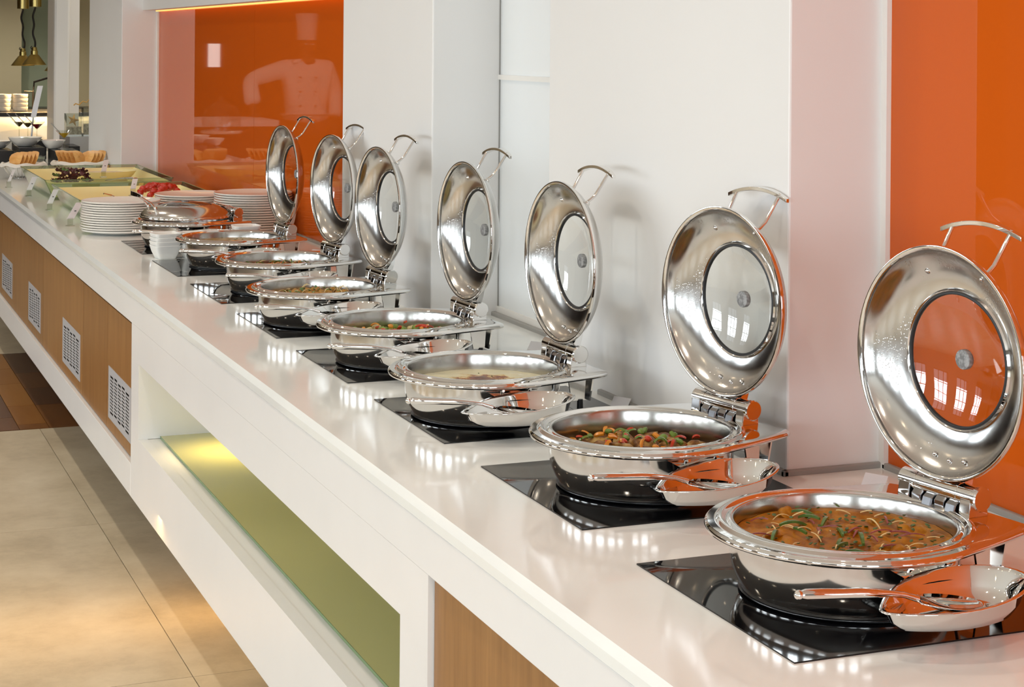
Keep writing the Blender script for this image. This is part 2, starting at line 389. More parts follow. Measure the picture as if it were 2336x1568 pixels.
# white lintel in front of the far orange glass, with a warm light strip under it
bz = 1.853
lx = at(326, 24, y=10.05).x
S(MB().box((lx, 5.70, bz), (XW - .004, 10.06, 2.35)).build('trim_3', M['pillar'], smooth=False, bevel=0.003))
o = MB().box((XW - .030, 5.75, bz - .006), (XW - .008, 10.0, bz)).build('light_strip', M['stripglow'], smooth=False)
tag(o, 'slim warm light strip under the white lintel along the orange glass', 'light')
# frosted white window between the pillars
wn = MB().box((XW, 3.94, ZT + .012), (XW + .006, 4.80, 1.578)).build('window_1', M['frosted'], smooth=False); S(wn)
MB().box((XW, 3.94, 1.592), (XW + .006, 4.80, ZC)).build('upper_pane', M['frosted'], wn, smooth=False)
MB().box((XW - .008, 3.94, 1.578), (XW + .006, 4.80, 1.592)).build('rail', M['trimwhite'], wn, smooth=False)
MB().box((XW - .010, 3.94, ZT), (XW + .004, 4.80, ZT + .026)).build('sill_strip', M['trimwhite'], wn, smooth=False)
MB().box((XW - .004, 4.7985, ZT), (XW + .0065, 4.801, ZC)).build('shadow_strip', M['bead'], wn, smooth=False)  # thin grey strip imitating the shadow line at the window's edge
# grey bead where the wall meets the worktop
bd = MB(); h_ = 0.011
def bead(a, b2): return S(MB().box(a, b2).build('baseboard_right', M['bead'], smooth=False, bevel=0.003))
bead((XW - .012, -1.6, ZT - .002), (XW, 2.82, ZT + h_))
bead((XP - .010, 2.822, ZT - .002), (XW, 2.834, ZT + h_))
bead((XP - .010, 2.822, ZT - .002), (XP + .002, 3.64, ZT + h_))
bead((XW - .024, 3.94, ZT - .002), (XW - .008, 4.80, ZT + h_))
bead((XW - .012, 5.70, ZT - .002), (XW, 10.06, ZT + h_))

# ------------------------------------------------------------------ counter
wt = MB().prism_y([(XF + .010, ZT), (XF, ZT - .012), (XF, ZT - .028), (XF + .02, ZT - .03), (XW, ZT - .03), (XW, ZT)], Y0, Y1)
wt = wt.build('worktop', M['stone_top'], smooth=False)
tag(wt, 'long cream polished stone worktop carrying the whole buffet', 'worktop')
bc = empty('buffet_counter', (XF, 5.0, 0)); tag(bc, 'long white counter front with brown wood doors, grilles and a lit green niche', 'counter')
def P(mb, name, m, parent=None, **k):
    o = mb.build(name, m, None, **k); par = parent or bc
    o.parent = par; o.matrix_parent_inverse = Matrix.Translation(-Vector(wloc(par))); return o
def wloc(o):
    l = Vector(o.location)
    return l
XQ = XF + .002
zl, zp, zs0, zs1, zb, zk = 0.870, 0.789, 0.445, 0.679, 0.343, 0.24
# fascia boards: pieces around the doors and the niche
P(MB().box((XQ, Y0, zp), (XQ + .03, Y1, zl)), 'top_fascia', M['fascia'], smooth=False, bevel=0.0015)
P(MB().box((XQ, 5.70, zk), (XQ + .03, Y1, zb)), 'skirting', M['fascia'], smooth=False, bevel=0.0015)
P(MB().box((XQ, Y0, zk), (XQ + .03, 2.832, zb)), 'skirting', M['fascia'], smooth=False, bevel=0.0015)
q = MB(); ya, yb = 2.832, 5.70; na, nb = 2.98, 5.57
q.box((XQ + .0006, ya, zk), (XQ + .03, yb, zs0)); q.box((XQ + .0006, ya, zs1), (XQ + .03, yb, zp))
q.box((XQ + .0006, ya, zs0), (XQ + .03, na, zs1)); q.box((XQ + .0006, nb, zs0), (XQ + .03, yb, zs1))
P(q, 'niche_surround', M['fascia'], smooth=False)
# niche lining
P(MB().box((XQ + .03, na, zs0 - .02), (1.50, nb, zs0 - .001)), 'niche_floor', M['niche'], smooth=False)
P(MB().box((XQ + .03, nb, zs0), (1.50, nb + .02, zs1 + .1)), 'niche_end', M['niche'], smooth=False)
P(MB().box((XQ + .03, na - .02, zs0), (1.50, na, zs1 + .1)), 'niche_end', M['niche'], smooth=False)
P(MB().box((XQ + .03, na, zs1 + .06), (1.50, nb, zs1 + .08)), 'niche_ceiling', M['niche'], smooth=False)
P(MB().box((1.48, na, zs0), (1.50, nb, zs1 + .08)), 'niche_back', M['niche'], smooth=False)
g = P(MB().box((1.056, na, zs0 - .0005), (1.48, nb, zs0 + .006)), 'green_shelf_glass', M['greenglass'], smooth=False)
P(MB().box((1.0545, na, zs0 - .0005), (1.056, nb, zs0 + .0062)), 'shelf_glass_edge', M['greenedge'], smooth=False)
# hollow cabinets behind the doors
for ya_, yb_ in ((5.70, Y1), (Y0, 2.832)):
    xa_ = XQ + .0302
    for lo_, hi_ in (((xa_, ya_, zp), (1.6, yb_, zp + .016)), ((xa_, ya_, zb - .016), (1.6, yb_, zb)), ((1.584, ya_, zb), (1.6, yb_, zp)),
                     ((XQ + .023, ya_, zb), (1.584, ya_ + .004, zp)), ((XQ + .023, yb_ - .004, zb), (1.584, yb_, zp))):
        P(MB().box(lo_, hi_), 'carcass_panel', M['carcass'], smooth=False)
P(MB().box((1.35, Y0, 0), (1.8, Y1, .284)), 'plinth', M['plinth'], smooth=False)
P(MB().box((XQ + .03, Y0, .285), (1.8, Y1, .30)), 'underside', M['fascia'], smooth=False)
# wood doors
seams = [5.706, 6.255, 6.827, 7.39 + .02, 7.998, 8.540, 9.118, 9.688, 10.26, 10.83, 11.4, 12.0, Y1]
seams = [5.706, 6.255, 6.827, 7.998, 8.540, 9.118, 9.688, 10.26, 10.83, 11.4, 12.0, Y1]
vents = [(5.775, 6.22), (6.89, 7.37), (8.08, 8.52), (9.20, 9.675)]
def grille(y0, y1):
    z0, z1 = .388, .565; x0, x1 = XQ + .0125, XQ + .0142
    mb = MB(); cols = 5; mg = .035; wcol = (y1 - y0 - 2 * mg) / cols
    mb.box((x0, y0, z0), (x1, y0 + mg, z1)); mb.box((x0, y1 - mg, z0), (x1, y1, z1))
    zb0, zt0, e = z0 + .020, z1 - .0218, .0052; hw = .008
    mb.box((x0, y0 + mg, z0), (x1, y1 - mg, zb0)); mb.box((x0, y0 + mg, zt0), (x1, y1 - mg, z1))
    for c in range(1, cols): mb.box((x0, y0 + mg + c * wcol - hw, zb0), (x1, y0 + mg + c * wcol + hw, zt0))
    for c in range(cols):
        a = y0 + mg + c * wcol + (hw if c else 0); b2 = y0 + mg + (c + 1) * wcol - (hw if c < cols - 1 else 0)
        s0, s1 = (zb0 + e, zt0) if c % 2 else (zb0, zt0 - e)
        if c % 2: mb.box((x0, a, zb0), (x1, b2, s0))
        else: mb.box((x0, a, s1), (x1, b2, zt0))
        n = 12; st = (s1 - s0) / n
        for i in range(1, n): mb.box((x0, a, s0 + i * st - .0030), (x1, b2, s0 + i * st + .0028))
    g = P(mb, 'grille', M['grille'], smooth=False)
    return g
for i in range(len(seams) - 1):
    ym, zm = (seams[i] + seams[i + 1]) / 2, (zp + zb) / 2
    ya_, yb_, za_, zc_ = seams[i] + .0025 - ym, seams[i + 1] - .0025 - ym, zb + .004 - zm, zp - .016 - zm
    hole = [v for v in vents if seams[i] < v[0] < seams[i + 1]]
    if hole:        # opening behind the grille
        h0, h1 = hole[0][0] + .014 - ym, hole[0][1] - .014 - ym; k0, k1 = .400 - zm, .553 - zm
        rc = lambda x, p, q_, u, v: [(x, p, u), (x, q_, u), (x, q_, v), (x, p, v)]
        oF, iF, iB, oB = rc(0, ya_, yb_, za_, zc_), rc(0, h0, h1, k0, k1), rc(.008, h0, h1, k0, k1), rc(.008, ya_, yb_, za_, zc_)
        mb = MB(); mb.v = oF + iF + iB + oB
        for r0, r1 in ((0, 4), (4, 8), (8, 12), (12, 0)):
            for j in range(4): mb.f.append((r0 + j, r0 + (j + 1) % 4, r1 + (j + 1) % 4, r1 + j))
    else: mb = MB().box((0, ya_, za_), (.008, yb_, zc_))
    o = mb.build('wood_door', M['wood'], bc, smooth=False); o.location = (XQ + .014 - XF, (seams[i] + seams[i + 1]) / 2 - 5.0, (zp + zb) / 2)
for a, b_ in ((1.9, 2.828), (0.98, 1.896), (-1.6, .976)):
    mb = MB().box((0, -(b_ - a) / 2, -(zp - zb) / 2 + .004), (.010, (b_ - a) / 2, (zp - zb) / 2 - .009))
    o = mb.build('wood_door', M['wood'], bc, smooth=False); o.location = (XQ + .011 - XF, (a + b_) / 2 - 5.0, (zp + zb) / 2)
for v in vents: grille(*v)
# warm light under the floating counter, niche spot
area('under_counter_strip', (1.06, 5.2, .27), (-.35, 0, -1), .06, 13.0, 26, (1.0, .58, .20))
area('niche_spot', (1.22, 5.33, zs1 + .05), (0, -.15, -1), .06, .06, .7, (1.0, .75, .35), math.radians(90))

# ------------------------------------------------------------------ induction hobs
PITCH, HOB_L = 0.659, 0.458
YK = [2.192 + PITCH * i for i in range(8)]
hx0, hx1 = 1.174, 1.632
hob_me = None
hob_names = ['curry', 'grilled chicken and peppers', 'browned white gratin', 'broccoli and peppers', 'herbed chickpeas', 'orange beans', 'yellow soup', 'closed']
for i, y in enumerate(YK):
    o = MB().box((hx0, -HOB_L / 2, 0.0), (hx1, HOB_L / 2, .0022))
    if hob_me is None:
        hob_me = o.mesh('induction_hob', M['hob'], False)
        rg = MB().lathe([(.138, .0022), (.138, .0026), (.141, .0026), (.141, .0022)], 64, ((hx0 + hx1) / 2, 0, 0)).mesh('ring_mark', M['hobring'], False)
    h = link(bpy.data.objects.new('induction_hob', hob_me)); h.location = (0, y, ZT)
    tag(h, 'square black glass induction hob under the %s dish' % hob_names[i], 'hob', 'induction hobs set into the worktop')
    r = link(bpy.data.objects.new('ring_mark', rg), h)

# ------------------------------------------------------------------ chafing dishes
def frame_outline(n=96):
    pts = [(.198 * math.cos(2 * PI * j / 120), .198 * math.sin(2 * PI * j / 120)) for j in range(120)]
    for cyy in (-.128, .128):
        for j in range(24): pts.append((.205 + .022 * math.cos(2 * PI * j / 24), cyy + .022 * math.sin(2 * PI * j / 24)))
    out = []
    for j in range(n):
        a = 2 * PI * j / n; d = (math.cos(a), math.sin(a))
        # support function -> radial distance of the convex hull by bisection on its supporting lines
        best = 9
        for k in range(180):
            b = 2 * PI * k / 180; nx, ny = math.cos(b), math.sin(b)
            s_ = SUP[k]; c_ = d[0] * nx + d[1] * ny
            if c_ > 1e-3: best = min(best, s_ / c_)
        out.append(best)
    return out
SUP = []
_p = [(.198 * math.cos(2 * PI * j / 120), .198 * math.sin(2 * PI * j / 120)) for j in range(120)]
for cyy in (-.128, .128):
    _p += [(.205 + .022 * math.cos(2 * PI * j / 24), cyy + .022 * math.sin(2 * PI * j / 24)) for j in range(24)]
for k in range(180):
    b = 2 * PI * k / 180; SUP.append(max(x * math.cos(b) + y * math.sin(b) for x, y in _p))
NF = 120
RO = frame_outline(NF)
PIV = (.190, 0, .125)
RL, LD = .1705, .187      # lid radius, hinge to lid centre

def make_chafer():
    root = empty('chafing_dish')
    # body
    pr = [(.060, .003), (.140, .003), (.146, .005), (.147, .009), (.149, .013), (.154, .022), (.159, .034), (.1620, .046), (.1632, .058), (.1636, .068), (.1636, .092), (.166, .094)]
    MB().lathe(pr, 72, cap0=True).build('body', M['steelbody'], root, ang=50)
    MB().lathe([(.120, .0022), (.148, .0022), (.150, .004), (.120, .004)], 48).build('base_ring', M['blackrub'], root)
    # frame: ridged rim that runs out into the hinge plate at the back
    ring = lambda fr, z: [(math.cos(2 * PI * j / NF) * fr(j), math.sin(2 * PI * j / NF) * fr(j), z) for j in range(NF)]
    cons = lambda r: (lambda j: r)
    out = lambda k: (lambda j: RO[j] + k)
    R = [ring(cons(.158), .094), ring(cons(.1585), .099), ring(cons(.1605), .1015), ring(cons(.1635), .1012), ring(cons(.1665), .0985), ring(cons(.1690), .0985),
         ring(cons(.1720), .1025), ring(cons(.1760), .1040), ring(cons(.1800), .1025), ring(cons(.1825), .0990), ring(cons(.1850), .0988),
         ring(lambda j: .1850 + (RO[j] - .1850) * .75, .0985 if True else 0), ring(out(-.003), .0975), ring(out(0), .0955), ring(out(.0012), .092), ring(out(0), .0890), ring(out(-.004), .0870), ring(cons(.178), .0868), ring(cons(.166), .088)]
    MB().rings(R).build('frame', M['chrome'], root, ang=60)
    # inner food pan
    MB().lathe([(.1600, .1000), (.1575, .1000), (.1560, .0960), (.1550, .060), (.1540, .030), (.150, .022), (.140, .019), (.004, .019)], 72, cap1=True).build('inner_pan', M['steelin'], root, ang=50)
    # hinge
    hb = MB().tube([(PIV[0], -.074, PIV[2]), (PIV[0], .078, PIV[2])], .0165, 28).build('hinge_barrel', M['chrome'], root, ang=30)
    for yy in (-.040, .046): MB().tube([(PIV[0], yy - .0018, PIV[2]), (PIV[0], yy + .0018, PIV[2])], .0172, 28).build('collar', M['chrome'], hb)
    MB().tube([(PIV[0], -.082, PIV[2]), (PIV[0], -.080, PIV[2]), (PIV[0], -.074, PIV[2])], [.0165, .0185, .0185], 32).build('end_cap', M['chrome'], hb, ang=30)
    for y_a, y_b in ((-.074, -.052), (.052, .076)):
        MB().prism_y([(PIV[0] - .020, .098), (PIV[0] + .018, .098), (PIV[0] + .0165, .125), (PIV[0] - .0165, .125)], y_a, y_b).build('hinge_block', M['chrome'], root, smooth=False, bevel=.0015)
    for k in range(4):
        y0 = -.046 + k * .024
        cm = MB().prism_y([(PIV[0] - .024 + .004 * (k % 2), .098), (PIV[0] + .010, .098), (PIV[0] + .012, .118), (PIV[0] - .006 - .005 * (k % 2), .122), (PIV[0] - .020, .111)], y0, y0 + .020)
        cm.build('hinge_cam', M['hingemech'], root, smooth=False, bevel=.002)
    # rear legs
    for s in (-1, 1):
        lg = MB().rings([[(.150, s * .100 - .002, .088), (.205, s * .100 - .002, .088), (.205, s * .100 + .002, .088), (.150, s * .100 + .002, .088)],
                         [(.160, s * .100 - .002, .034), (.198, s * .100 - .002, .034), (.198, s * .100 + .002, .034), (.160, s * .100 + .002, .034)]], True, True, True)
        lg.rings([[(.201, s * .100 - .018, .088), (.205, s * .100 - .018, .088), (.205, s * .100 + .018, .088), (.201, s * .100 + .018, .088)],
                  [(.195, s * .100 - .013, .034), (.198, s * .100 - .013, .034), (.198, s * .100 + .013, .034), (.195, s * .100 + .013, .034)]], True, True, True)
        lo = lg.build('rear_leg', M['chrome'], root, smooth=False)
        MB().lathe([(.006, .0), (.007, .004), (.006, .036)], 16, (.180, s * .100, 0), True, True).build('foot', M['blackrub'], lo)
    # spoon rest on the near side
    cx_, cy_ = -.018, -.246
    def oval(sx, sy, z, lift=0.0):
        pts = []
        for j in range(40):
            a = 2 * PI * j / 40; c, s_ = math.cos(a), math.sin(a)
            x = sx * (abs(c) ** .9) * (1 if c > 0 else -1); y = sy * (abs(s_) ** .85) * (1 if s_ > 0 else -1)
            if c < 0: y *= (1 - .55 * abs(c) ** 2); x *= 1.22
            pts.append((cx_ + x, cy_ + y, z + lift * (c * .010 + abs(c) ** 2 * .004) + (.010 * abs(s_) ** 3 if s_ > 0 else 0) * lift))
        return pts
    tr = MB().rings([oval(.108, .066, .066, 1), oval(.103, .062, .0665, 1), oval(.100, .059, .063, .95), oval(.094, .053, .048, .5), oval(.082, .043, .035, .1), oval(.060, .030, .031), oval(.005, .003, .030)], True, False, True)
    t_o = tr.build('spoon_rest', M['chrome'], root, ang=60)
    sm = t_o.modifiers.new('thick', 'SOLIDIFY'); sm.thickness = .0016; sm.offset = 0
    br = MB().rings([[(-.075, -.160, .088), (.055, -.168, .088), (.055, -.171, .088), (-.075, -.163, .088)], [(-.045, -.172, .070), (.035, -.178, .070), (.035, -.181, .070), (-.045, -.175, .070)],
                     [(-.030, -.188, .064), (.025, -.192, .064), (.025, -.195, .064), (-.030, -.191, .064)]], True, True, True)
    br.build('bracket', M['chrome'], t_o, smooth=False)
    for xx in (-.03, .03): MB().tube([(xx, -.166, .080), (xx, -.178, .082)], .003, 10).build('bracket_pin', M['chrome'], t_o)
    # lid, modelled closed with its hinge at the origin
    lz = -.012
    def LP(r, z): return (r, z + lz)
    c0 = (-LD, 0, 0)
    prof = [LP(.1700, .001), LP(.1672, .0075), LP(.1600, .0170), LP(.1500, .0250), LP(.1380, .0318), LP(.1250, .0368), LP(.1130, .0400), LP(.1050, .0412), LP(.1010, .0415)]
    lid = MB().lathe(prof, 72, c0).build('lid', M['lidin'], root, ang=60)
    lid.location = PIV
    so = lid.modifiers.new('thick', 'SOLIDIFY'); so.thickness = .0018; so.offset = 1
    MB().lathe([LP(.1660, -.001), LP(.1690, -.0045), LP(.1725, -.004), LP(.1740, 0), LP(.1725, .0045), LP(.1690, .006), LP(.1665, .0045), LP(.1660, -.001)], 72, c0).build('rim', M['chrome'], lid, ang=60)
    MB().lathe([LP(.1065, .0385), LP(.1040, .0360), LP(.1015, .0375), LP(.1015, .0435), LP(.1040, .0445), LP(.1075, .0430), LP(.1065, .0385)], 64, c0).build('glass_ring', M['chrome'], lid, ang=60)
    MB().lathe([LP(.1016, .0380), LP(.0985, .0368), LP(.0975, .0375), LP(.0975, .0430), LP(.1016, .0435), LP(.1016, .0380)], 64, c0).build('seal', M['blackrub'], lid, ang=60)
    MB().lathe([LP(.0990, .0410), LP(.085, .0455), LP(.065, .0500), LP(.040, .0535), LP(.020, .0550), LP(.002, .0554)], 56, c0, cap1=True).build('lid_glass', M['lidglass'], lid, ang=60)
    MB().lathe([(.0145, .0495 + lz), (.0150, .0505 + lz), (.0150, .0575 + lz), (.0145, .0585 + lz)], 28, c0, True, True).build('vent_disc', M['ventdisc'], lid)
    # handle: two bent posts and a bowed grip
    for s in (-1, 1):
        po = MB().tube([(-LD - .128, s * .056, .030 + lz), (-LD - .136, s * .056, .044 + lz), (-LD - .146, s * .0565, .056 + lz), (-LD - .196, s * .060, .088 + lz)], .0034, 12).build('handle_post', M['chrome'], lid, ang=60)
        MB().sphere((-LD - .1285, s * .056, .036 + lz), .0068, 14, 10).build('post_ball', M['chrome'], po)
    gp = []
    for i in range(25):
        t = -1 + 2 * i / 24; y = t * .083; x = -LD - .202 + .016 * t * t; z = .090 - .004 * t * t + lz
        wd = .0085 * (1 - .55 * abs(t) ** 3); th = .0034
        gp.append([(x - th, y, z - wd), (x + th, y, z - wd * .9), (x + th * 1.2, y, z + wd * .9), (x - th, y, z + wd)])
    MB().rings(gp, True, True, True).build('grip', M['chrome'], lid, ang=50, bevel=.0008)
    for yy in (-.03, 0, .03): MB().sphere((-LD + .148 - abs(yy) * .15, yy, .0245 + lz), .0038, 10, 6).build('rivet', M['chrome'], lid)
    for yy in (-.056, .056): MB().sphere((-LD - .128, yy, .0315 + lz), .0042, 10, 6).build('rivet', M['chrome'], lid)
    # lid arm to the barrel
    for yy in (-.030, .034):
        ar = MB().rings([[(-.004, yy - .014, -.006), (-.004, yy + .014, -.006), (.010, yy + .014, .010), (.010, yy - .014, .010)],
                  [(-.030, yy - .012, .0105), (-.030, yy + .012, .0105), (-.024, yy + .012, .022), (-.024, yy - .012, .022)],
                  [(-.056, yy - .009, .0245), (-.056, yy + .009, .0245), (-.053, yy + .009, .0290), (-.053, yy - .009, .0290)]], True, True, True)
        ar.build('lid_arm', M['chrome'], lid, smooth=False, bevel=.001)
    return root

proto = make_chafer()
CH = [ # pan centre x, turn (deg), label
    (1.393, 8.6, 'open chafing dish full of orange curry with chillies and ginger strips'),
    (1.391, 10.5, 'open chafing dish of grilled chicken with red and green peppers'),
    (1.341, 2.4, 'open chafing dish of white gratin browned on top'),
    (1.368, 2.9, 'open chafing dish holding broccoli, cauliflower and red peppers'),
    (1.350, 4.2, 'open chafing dish of yellow-brown chickpeas with chopped herbs'),
    (1.408, 7.0, 'open chafing dish of orange beans with green slivers'),
    (1.412, 4.2, 'open chafing dish of thin yellow soup beside the bowl stacks'),
    (1.375, 3.0, 'closed chafing dish with polished domed lid between plates and bowls')]
LID_OPEN = math.radians(90)
dishes = []
for i, (cx_, a, lab) in enumerate(CH):
    r = proto if i == 0 else copy_tree(proto)
    r.location = (cx_, YK[i] + .004, ZT + .0022); r.rotation_euler = (0, 0, math.radians(a))
    tag(r, lab, 'chafing dish', 'chafing dishes along the counter')
    for ch in r.children:
        if ch.name.startswith('lid'): ch.rotation_euler = (0, LID_OPEN if i < 7 else 0.0, 0)
    dishes.append((Vector((cx_, YK[i] + .004, ZT + .0022)), math.radians(a)))

# serving spoons lying in the rests
def make_spoon():
    root = empty('serving_spoon')
    path = [(-.236, -.188, .080), (-.228, -.190, .080), (-.205, -.197, .079), (-.180, -.205, .078), (-.155, -.212, .077), (-.135, -.218, .0755), (-.118, -.223, .074), (-.098, -.229, .071), (-.078, -.235, .064)]
    MB().tube(path, [.0050, .0072, .0072, .0066, .0070, .0062, .0045, .0038, .0045], 14).build('handle', M['chrome'], root, ang=70)
    MB().sphere((-.237, -.1878, .080), .0066, 12, 8).build('end_knob', M['chrome'], root)
    R = []
    for i in range(9):
        t = i / 8; w_ = .004 + .030 * math.sin(PI * min(1, .08 + t * .92)) ** .7; x = -.082 + .105 * t; y = -.234 - .030 * t
        dp = .012 * math.sin(PI * t)
        R.append([(x + u * w_ * .27, y + u * w_, .062 - .012 * t - dp * (1 - u * u)) for u in (-1, -.75, -.5, -.25, 0, .25, .5, .75, 1)])
    b = MB().rings(R, closed=False).build('bowl', M['chrome'], root, ang=70); sm = b.modifiers.new('t', 'SOLIDIFY'); sm.thickness = .0014
    return root
sp = make_spoon()
for i in range(8):
    r = sp if i == 0 else copy_tree(sp)
    r.location = dishes[i][0]; r.rotation_euler = (0, 0, dishes[i][1])
    tag(r, 'polished serving spoon in the rest of the %s dish' % hob_names[i], 'spoon', 'serving spoons in their rests')

# ------------------------------------------------------------------ food
def food_mat(name, stops, scale, bump=0.5, rough=0.3, bscale=None, coat=0.2, dist=.004):
    m = mat(name, stops[1][1], rough, coat=coat); return noisy(m, stops, scale, 6, bump=bump, bscale=bscale, dist=dist)
FM = {
 'curry': food_mat('curry_sauce', [(0.30, (.15, .045, .001)), (0.48, (.34, .115, .001)), (0.60, (.48, .19, .002)), (0.75, (.42, .21, .002))], 26, .5, .34, None, .0),
 'chickenc': food_mat('curry_chicken', [(0.3, (.25, .075, .003)), (0.5, (.43, .17, .008)), (0.7, (.52, .26, .03))], 40, .5, .36, None, .0),
 'chili': food_mat('green_chilli', [(0.3, (.045, .10, .015)), (0.5, (.08, .17, .03)), (0.7, (.12, .22, .04))], 60, .2, .25),
 'herb': food_mat('chopped_herb', [(0.3, (.04, .07, .015)), (0.5, (.07, .12, .025)), (0.7, (.11, .17, .04))], 60, .2, .5),
 'ginger': food_mat('ginger_strip', [(0.3, (.70, .50, .20)), (0.5, (.80, .62, .30)), (0.7, (.85, .70, .40))], 60, .1, .4),
 'onion': food_mat('red_onion', [(0.3, (.20, .035, .05)), (0.5, (.32, .07, .07)), (0.7, (.42, .15, .12))], 60, .1, .3),
 'grill': food_mat('grilled_chicken', [(0.34, (.055, .02, .006)), (0.47, (.24, .10, .02)), (0.58, (.50, .32, .10)), (0.75, (.62, .47, .20))], 34, .6, .45, None, .05),
 'redp': food_mat('red_pepper', [(0.3, (.50, .03, .012)), (0.5, (.62, .06, .02)), (0.7, (.68, .12, .03))], 30, .1, .25),
 'orangep': food_mat('orange_pepper', [(0.3, (.68, .22, .015)), (0.5, (.75, .30, .02)), (0.7, (.8, .4, .05))], 30, .1, .25),
 'greenp': food_mat('green_pepper', [(0.3, (.10, .18, .02)), (0.5, (.16, .28, .04)), (0.7, (.24, .36, .08))], 30, .1, .25),
 'broc': food_mat('broccoli', [(0.3, (.12, .19, .02)), (0.5, (.24, .34, .05)), (0.7, (.38, .46, .10))], 90, .8, .5),
 'cauli': food_mat('cauliflower', [(0.3, (.55, .42, .16)), (0.5, (.68, .56, .28)), (0.7, (.75, .64, .38))], 60, .6, .5),
 'chick': food_mat('spiced_chickpea', [(0.3, (.26, .11, .015)), (0.5, (.44, .22, .035)), (0.7, (.56, .34, .08))], 50, .4, .35),
 'bean': food_mat('orange_bean', [(0.3, (.36, .085, .012)), (0.5, (.50, .15, .02)), (0.7, (.58, .22, .04))], 50, .3, .3),
 'soup': food_mat('yellow_soup', [(0.3, (.30, .16, .015)), (0.5, (.42, .24, .025)), (0.7, (.50, .30, .05))], 22, .3, .15),
}
def gratin_mat():
    m = mat('browned_gratin', (.8, .74, .5), .35, coat=.15); n, l, b = nd(m); mp = coords(m)
    t = n.new('ShaderNodeTexNoise'); t.inputs['Scale'].default_value = 17; t.inputs['Detail'].default_value = 9; t.inputs['Roughness'].default_value = .72
    l.new(mp.outputs[0], t.inputs['Vector'])
    g = n.new('ShaderNodeVectorMath'); g.operation = 'LENGTH'; mp2 = coords(m, (8.5, 8.5, 0)); l.new(mp2.outputs[0], g.inputs[0])
    mr = n.new('ShaderNodeMapRange'); mr.inputs['From Min'].default_value = .30; mr.inputs['From Max'].default_value = 1.1; mr.inputs['To Min'].default_value = .20; mr.inputs['To Max'].default_value = -.13
    l.new(g.outputs['Value'], mr.inputs['Value'])
    ad = n.new('ShaderNodeMath'); ad.operation = 'ADD'; l.new(t.outputs['Fac'], ad.inputs[0]); l.new(mr.outputs[0], ad.inputs[1])
    r = ramp(m, [(.50, (.80, .75, .52)), (.57, (.70, .52, .20)), (.60, (.30, .085, .015)), (.70, (.12, .03, .01))]); l.new(ad.outputs[0], r.inputs['Fac']); l.new(r.outputs['Color'], b.inputs['Base Color'])
    bp = n.new('ShaderNodeBump'); bp.inputs['Strength'].default_value = .5; bp.inputs['Distance'].default_value = .004; l.new(t.outputs['Fac'], bp.inputs['Height']); l.new(bp.outputs['Normal'], b.inputs['Normal'])
    return m
FM['gratin'] = gratin_mat()
for k_ in ('curry', 'chickenc', 'grill', 'chick', 'bean'): FM[k_].node_tree.nodes['Principled BSDF'].inputs['Specular IOR Level'].default_value = 0.22

def surface(name, m, i, r, z, amp, freq, seed, label, mound=0.0, cat='food'):
    """food filling one pan: a lumpy disc"""
    rings = []; nr, na_ = 22, 64
    for a in range(nr + 1):
        rr = max(r * a / nr, .0015)
        ring = []
        for j in range(na_):
            x, y = rr * math.cos(2 * PI * j / na_), rr * math.sin(2 * PI * j / na_)
            h = amp * noise.fractal(Vector((x * freq + seed, y * freq, seed)), 1.0, 2.0, 4)
            edge = min(1.0, (r - rr) / .02); h = h * (.25 + .75 * edge) + mound * (1 - (rr / r) ** 2)
            ring.append((x, y, h))
        rings.append(ring)
    mb = MB().rings(rings, True, True, False)
    me = mb.mesh(name, m, True, 180)
    loc = dishes[i][0] + Vector((0, 0, z)); o = thing_mesh(name, me, loc, label, cat, None, kind='stuff'); return o

def lump(name, m, r, seed, n=10, k=7, rough=.25):
    mb = MB(); R = []
    for i in range(k + 1):
        a = -PI / 2 + PI * i / k; ring = []
        for j in range(n):
            d = Vector((math.cos(a) * math.cos(2 * PI * j / n), math.cos(a) * math.sin(2 * PI * j / n), math.sin(a)))
            q = 1 + rough * noise.noise(d * 1.7 + Vector((seed * 7.1, seed * 3.3, seed)))
            q *= .97 + .03 * i / k
            ring.append((d.x * r[0] * q + 1e-4 * math.cos(2 * PI * j / n), d.y * r[1] * q + 1e-4 * math.sin(2 * PI * j / n), d.z * r[2] * q))
        R.append(ring)
    return mb.rings(R, True, True, True).mesh(name, m, True, 60)
def strip(name, m, L, w_, h, bend):
    mb = MB(); R = []
    for i in range(7):
        t = -1 + 2 * i / 6; x = L / 2 * t; z = bend * (1 - t * t); k = 1 - .4 * abs(t) ** 3
        R.append([(x, -w_ * k, z), (x, w_ * k, z), (x, w_ * k * .8, z + h), (x, -w_ * k * .8, z + h)])
    return mb.rings(R, True, True, True).mesh(name, m, True, 40)
def floret(name, m, r, seed):
    rnd = random.Random(seed); mb = MB()
    mb.lathe([(r * .28, -r * 1.1), (r * .30, -r * .4), (r * .5, 0)], 8, cap0=True, cap1=True)
    for k in range(11):
        a = rnd.uniform(0, 2 * PI); e = rnd.uniform(0, 1); d = (math.cos(a) * r * .62 * e, math.sin(a) * r * .62 * e, r * .35 * (1 - e * e) + r * .12)
        mb.sphere(d, r * rnd.uniform(.30, .42), 8, 6)
    return mb.mesh(name, m, True, 50)

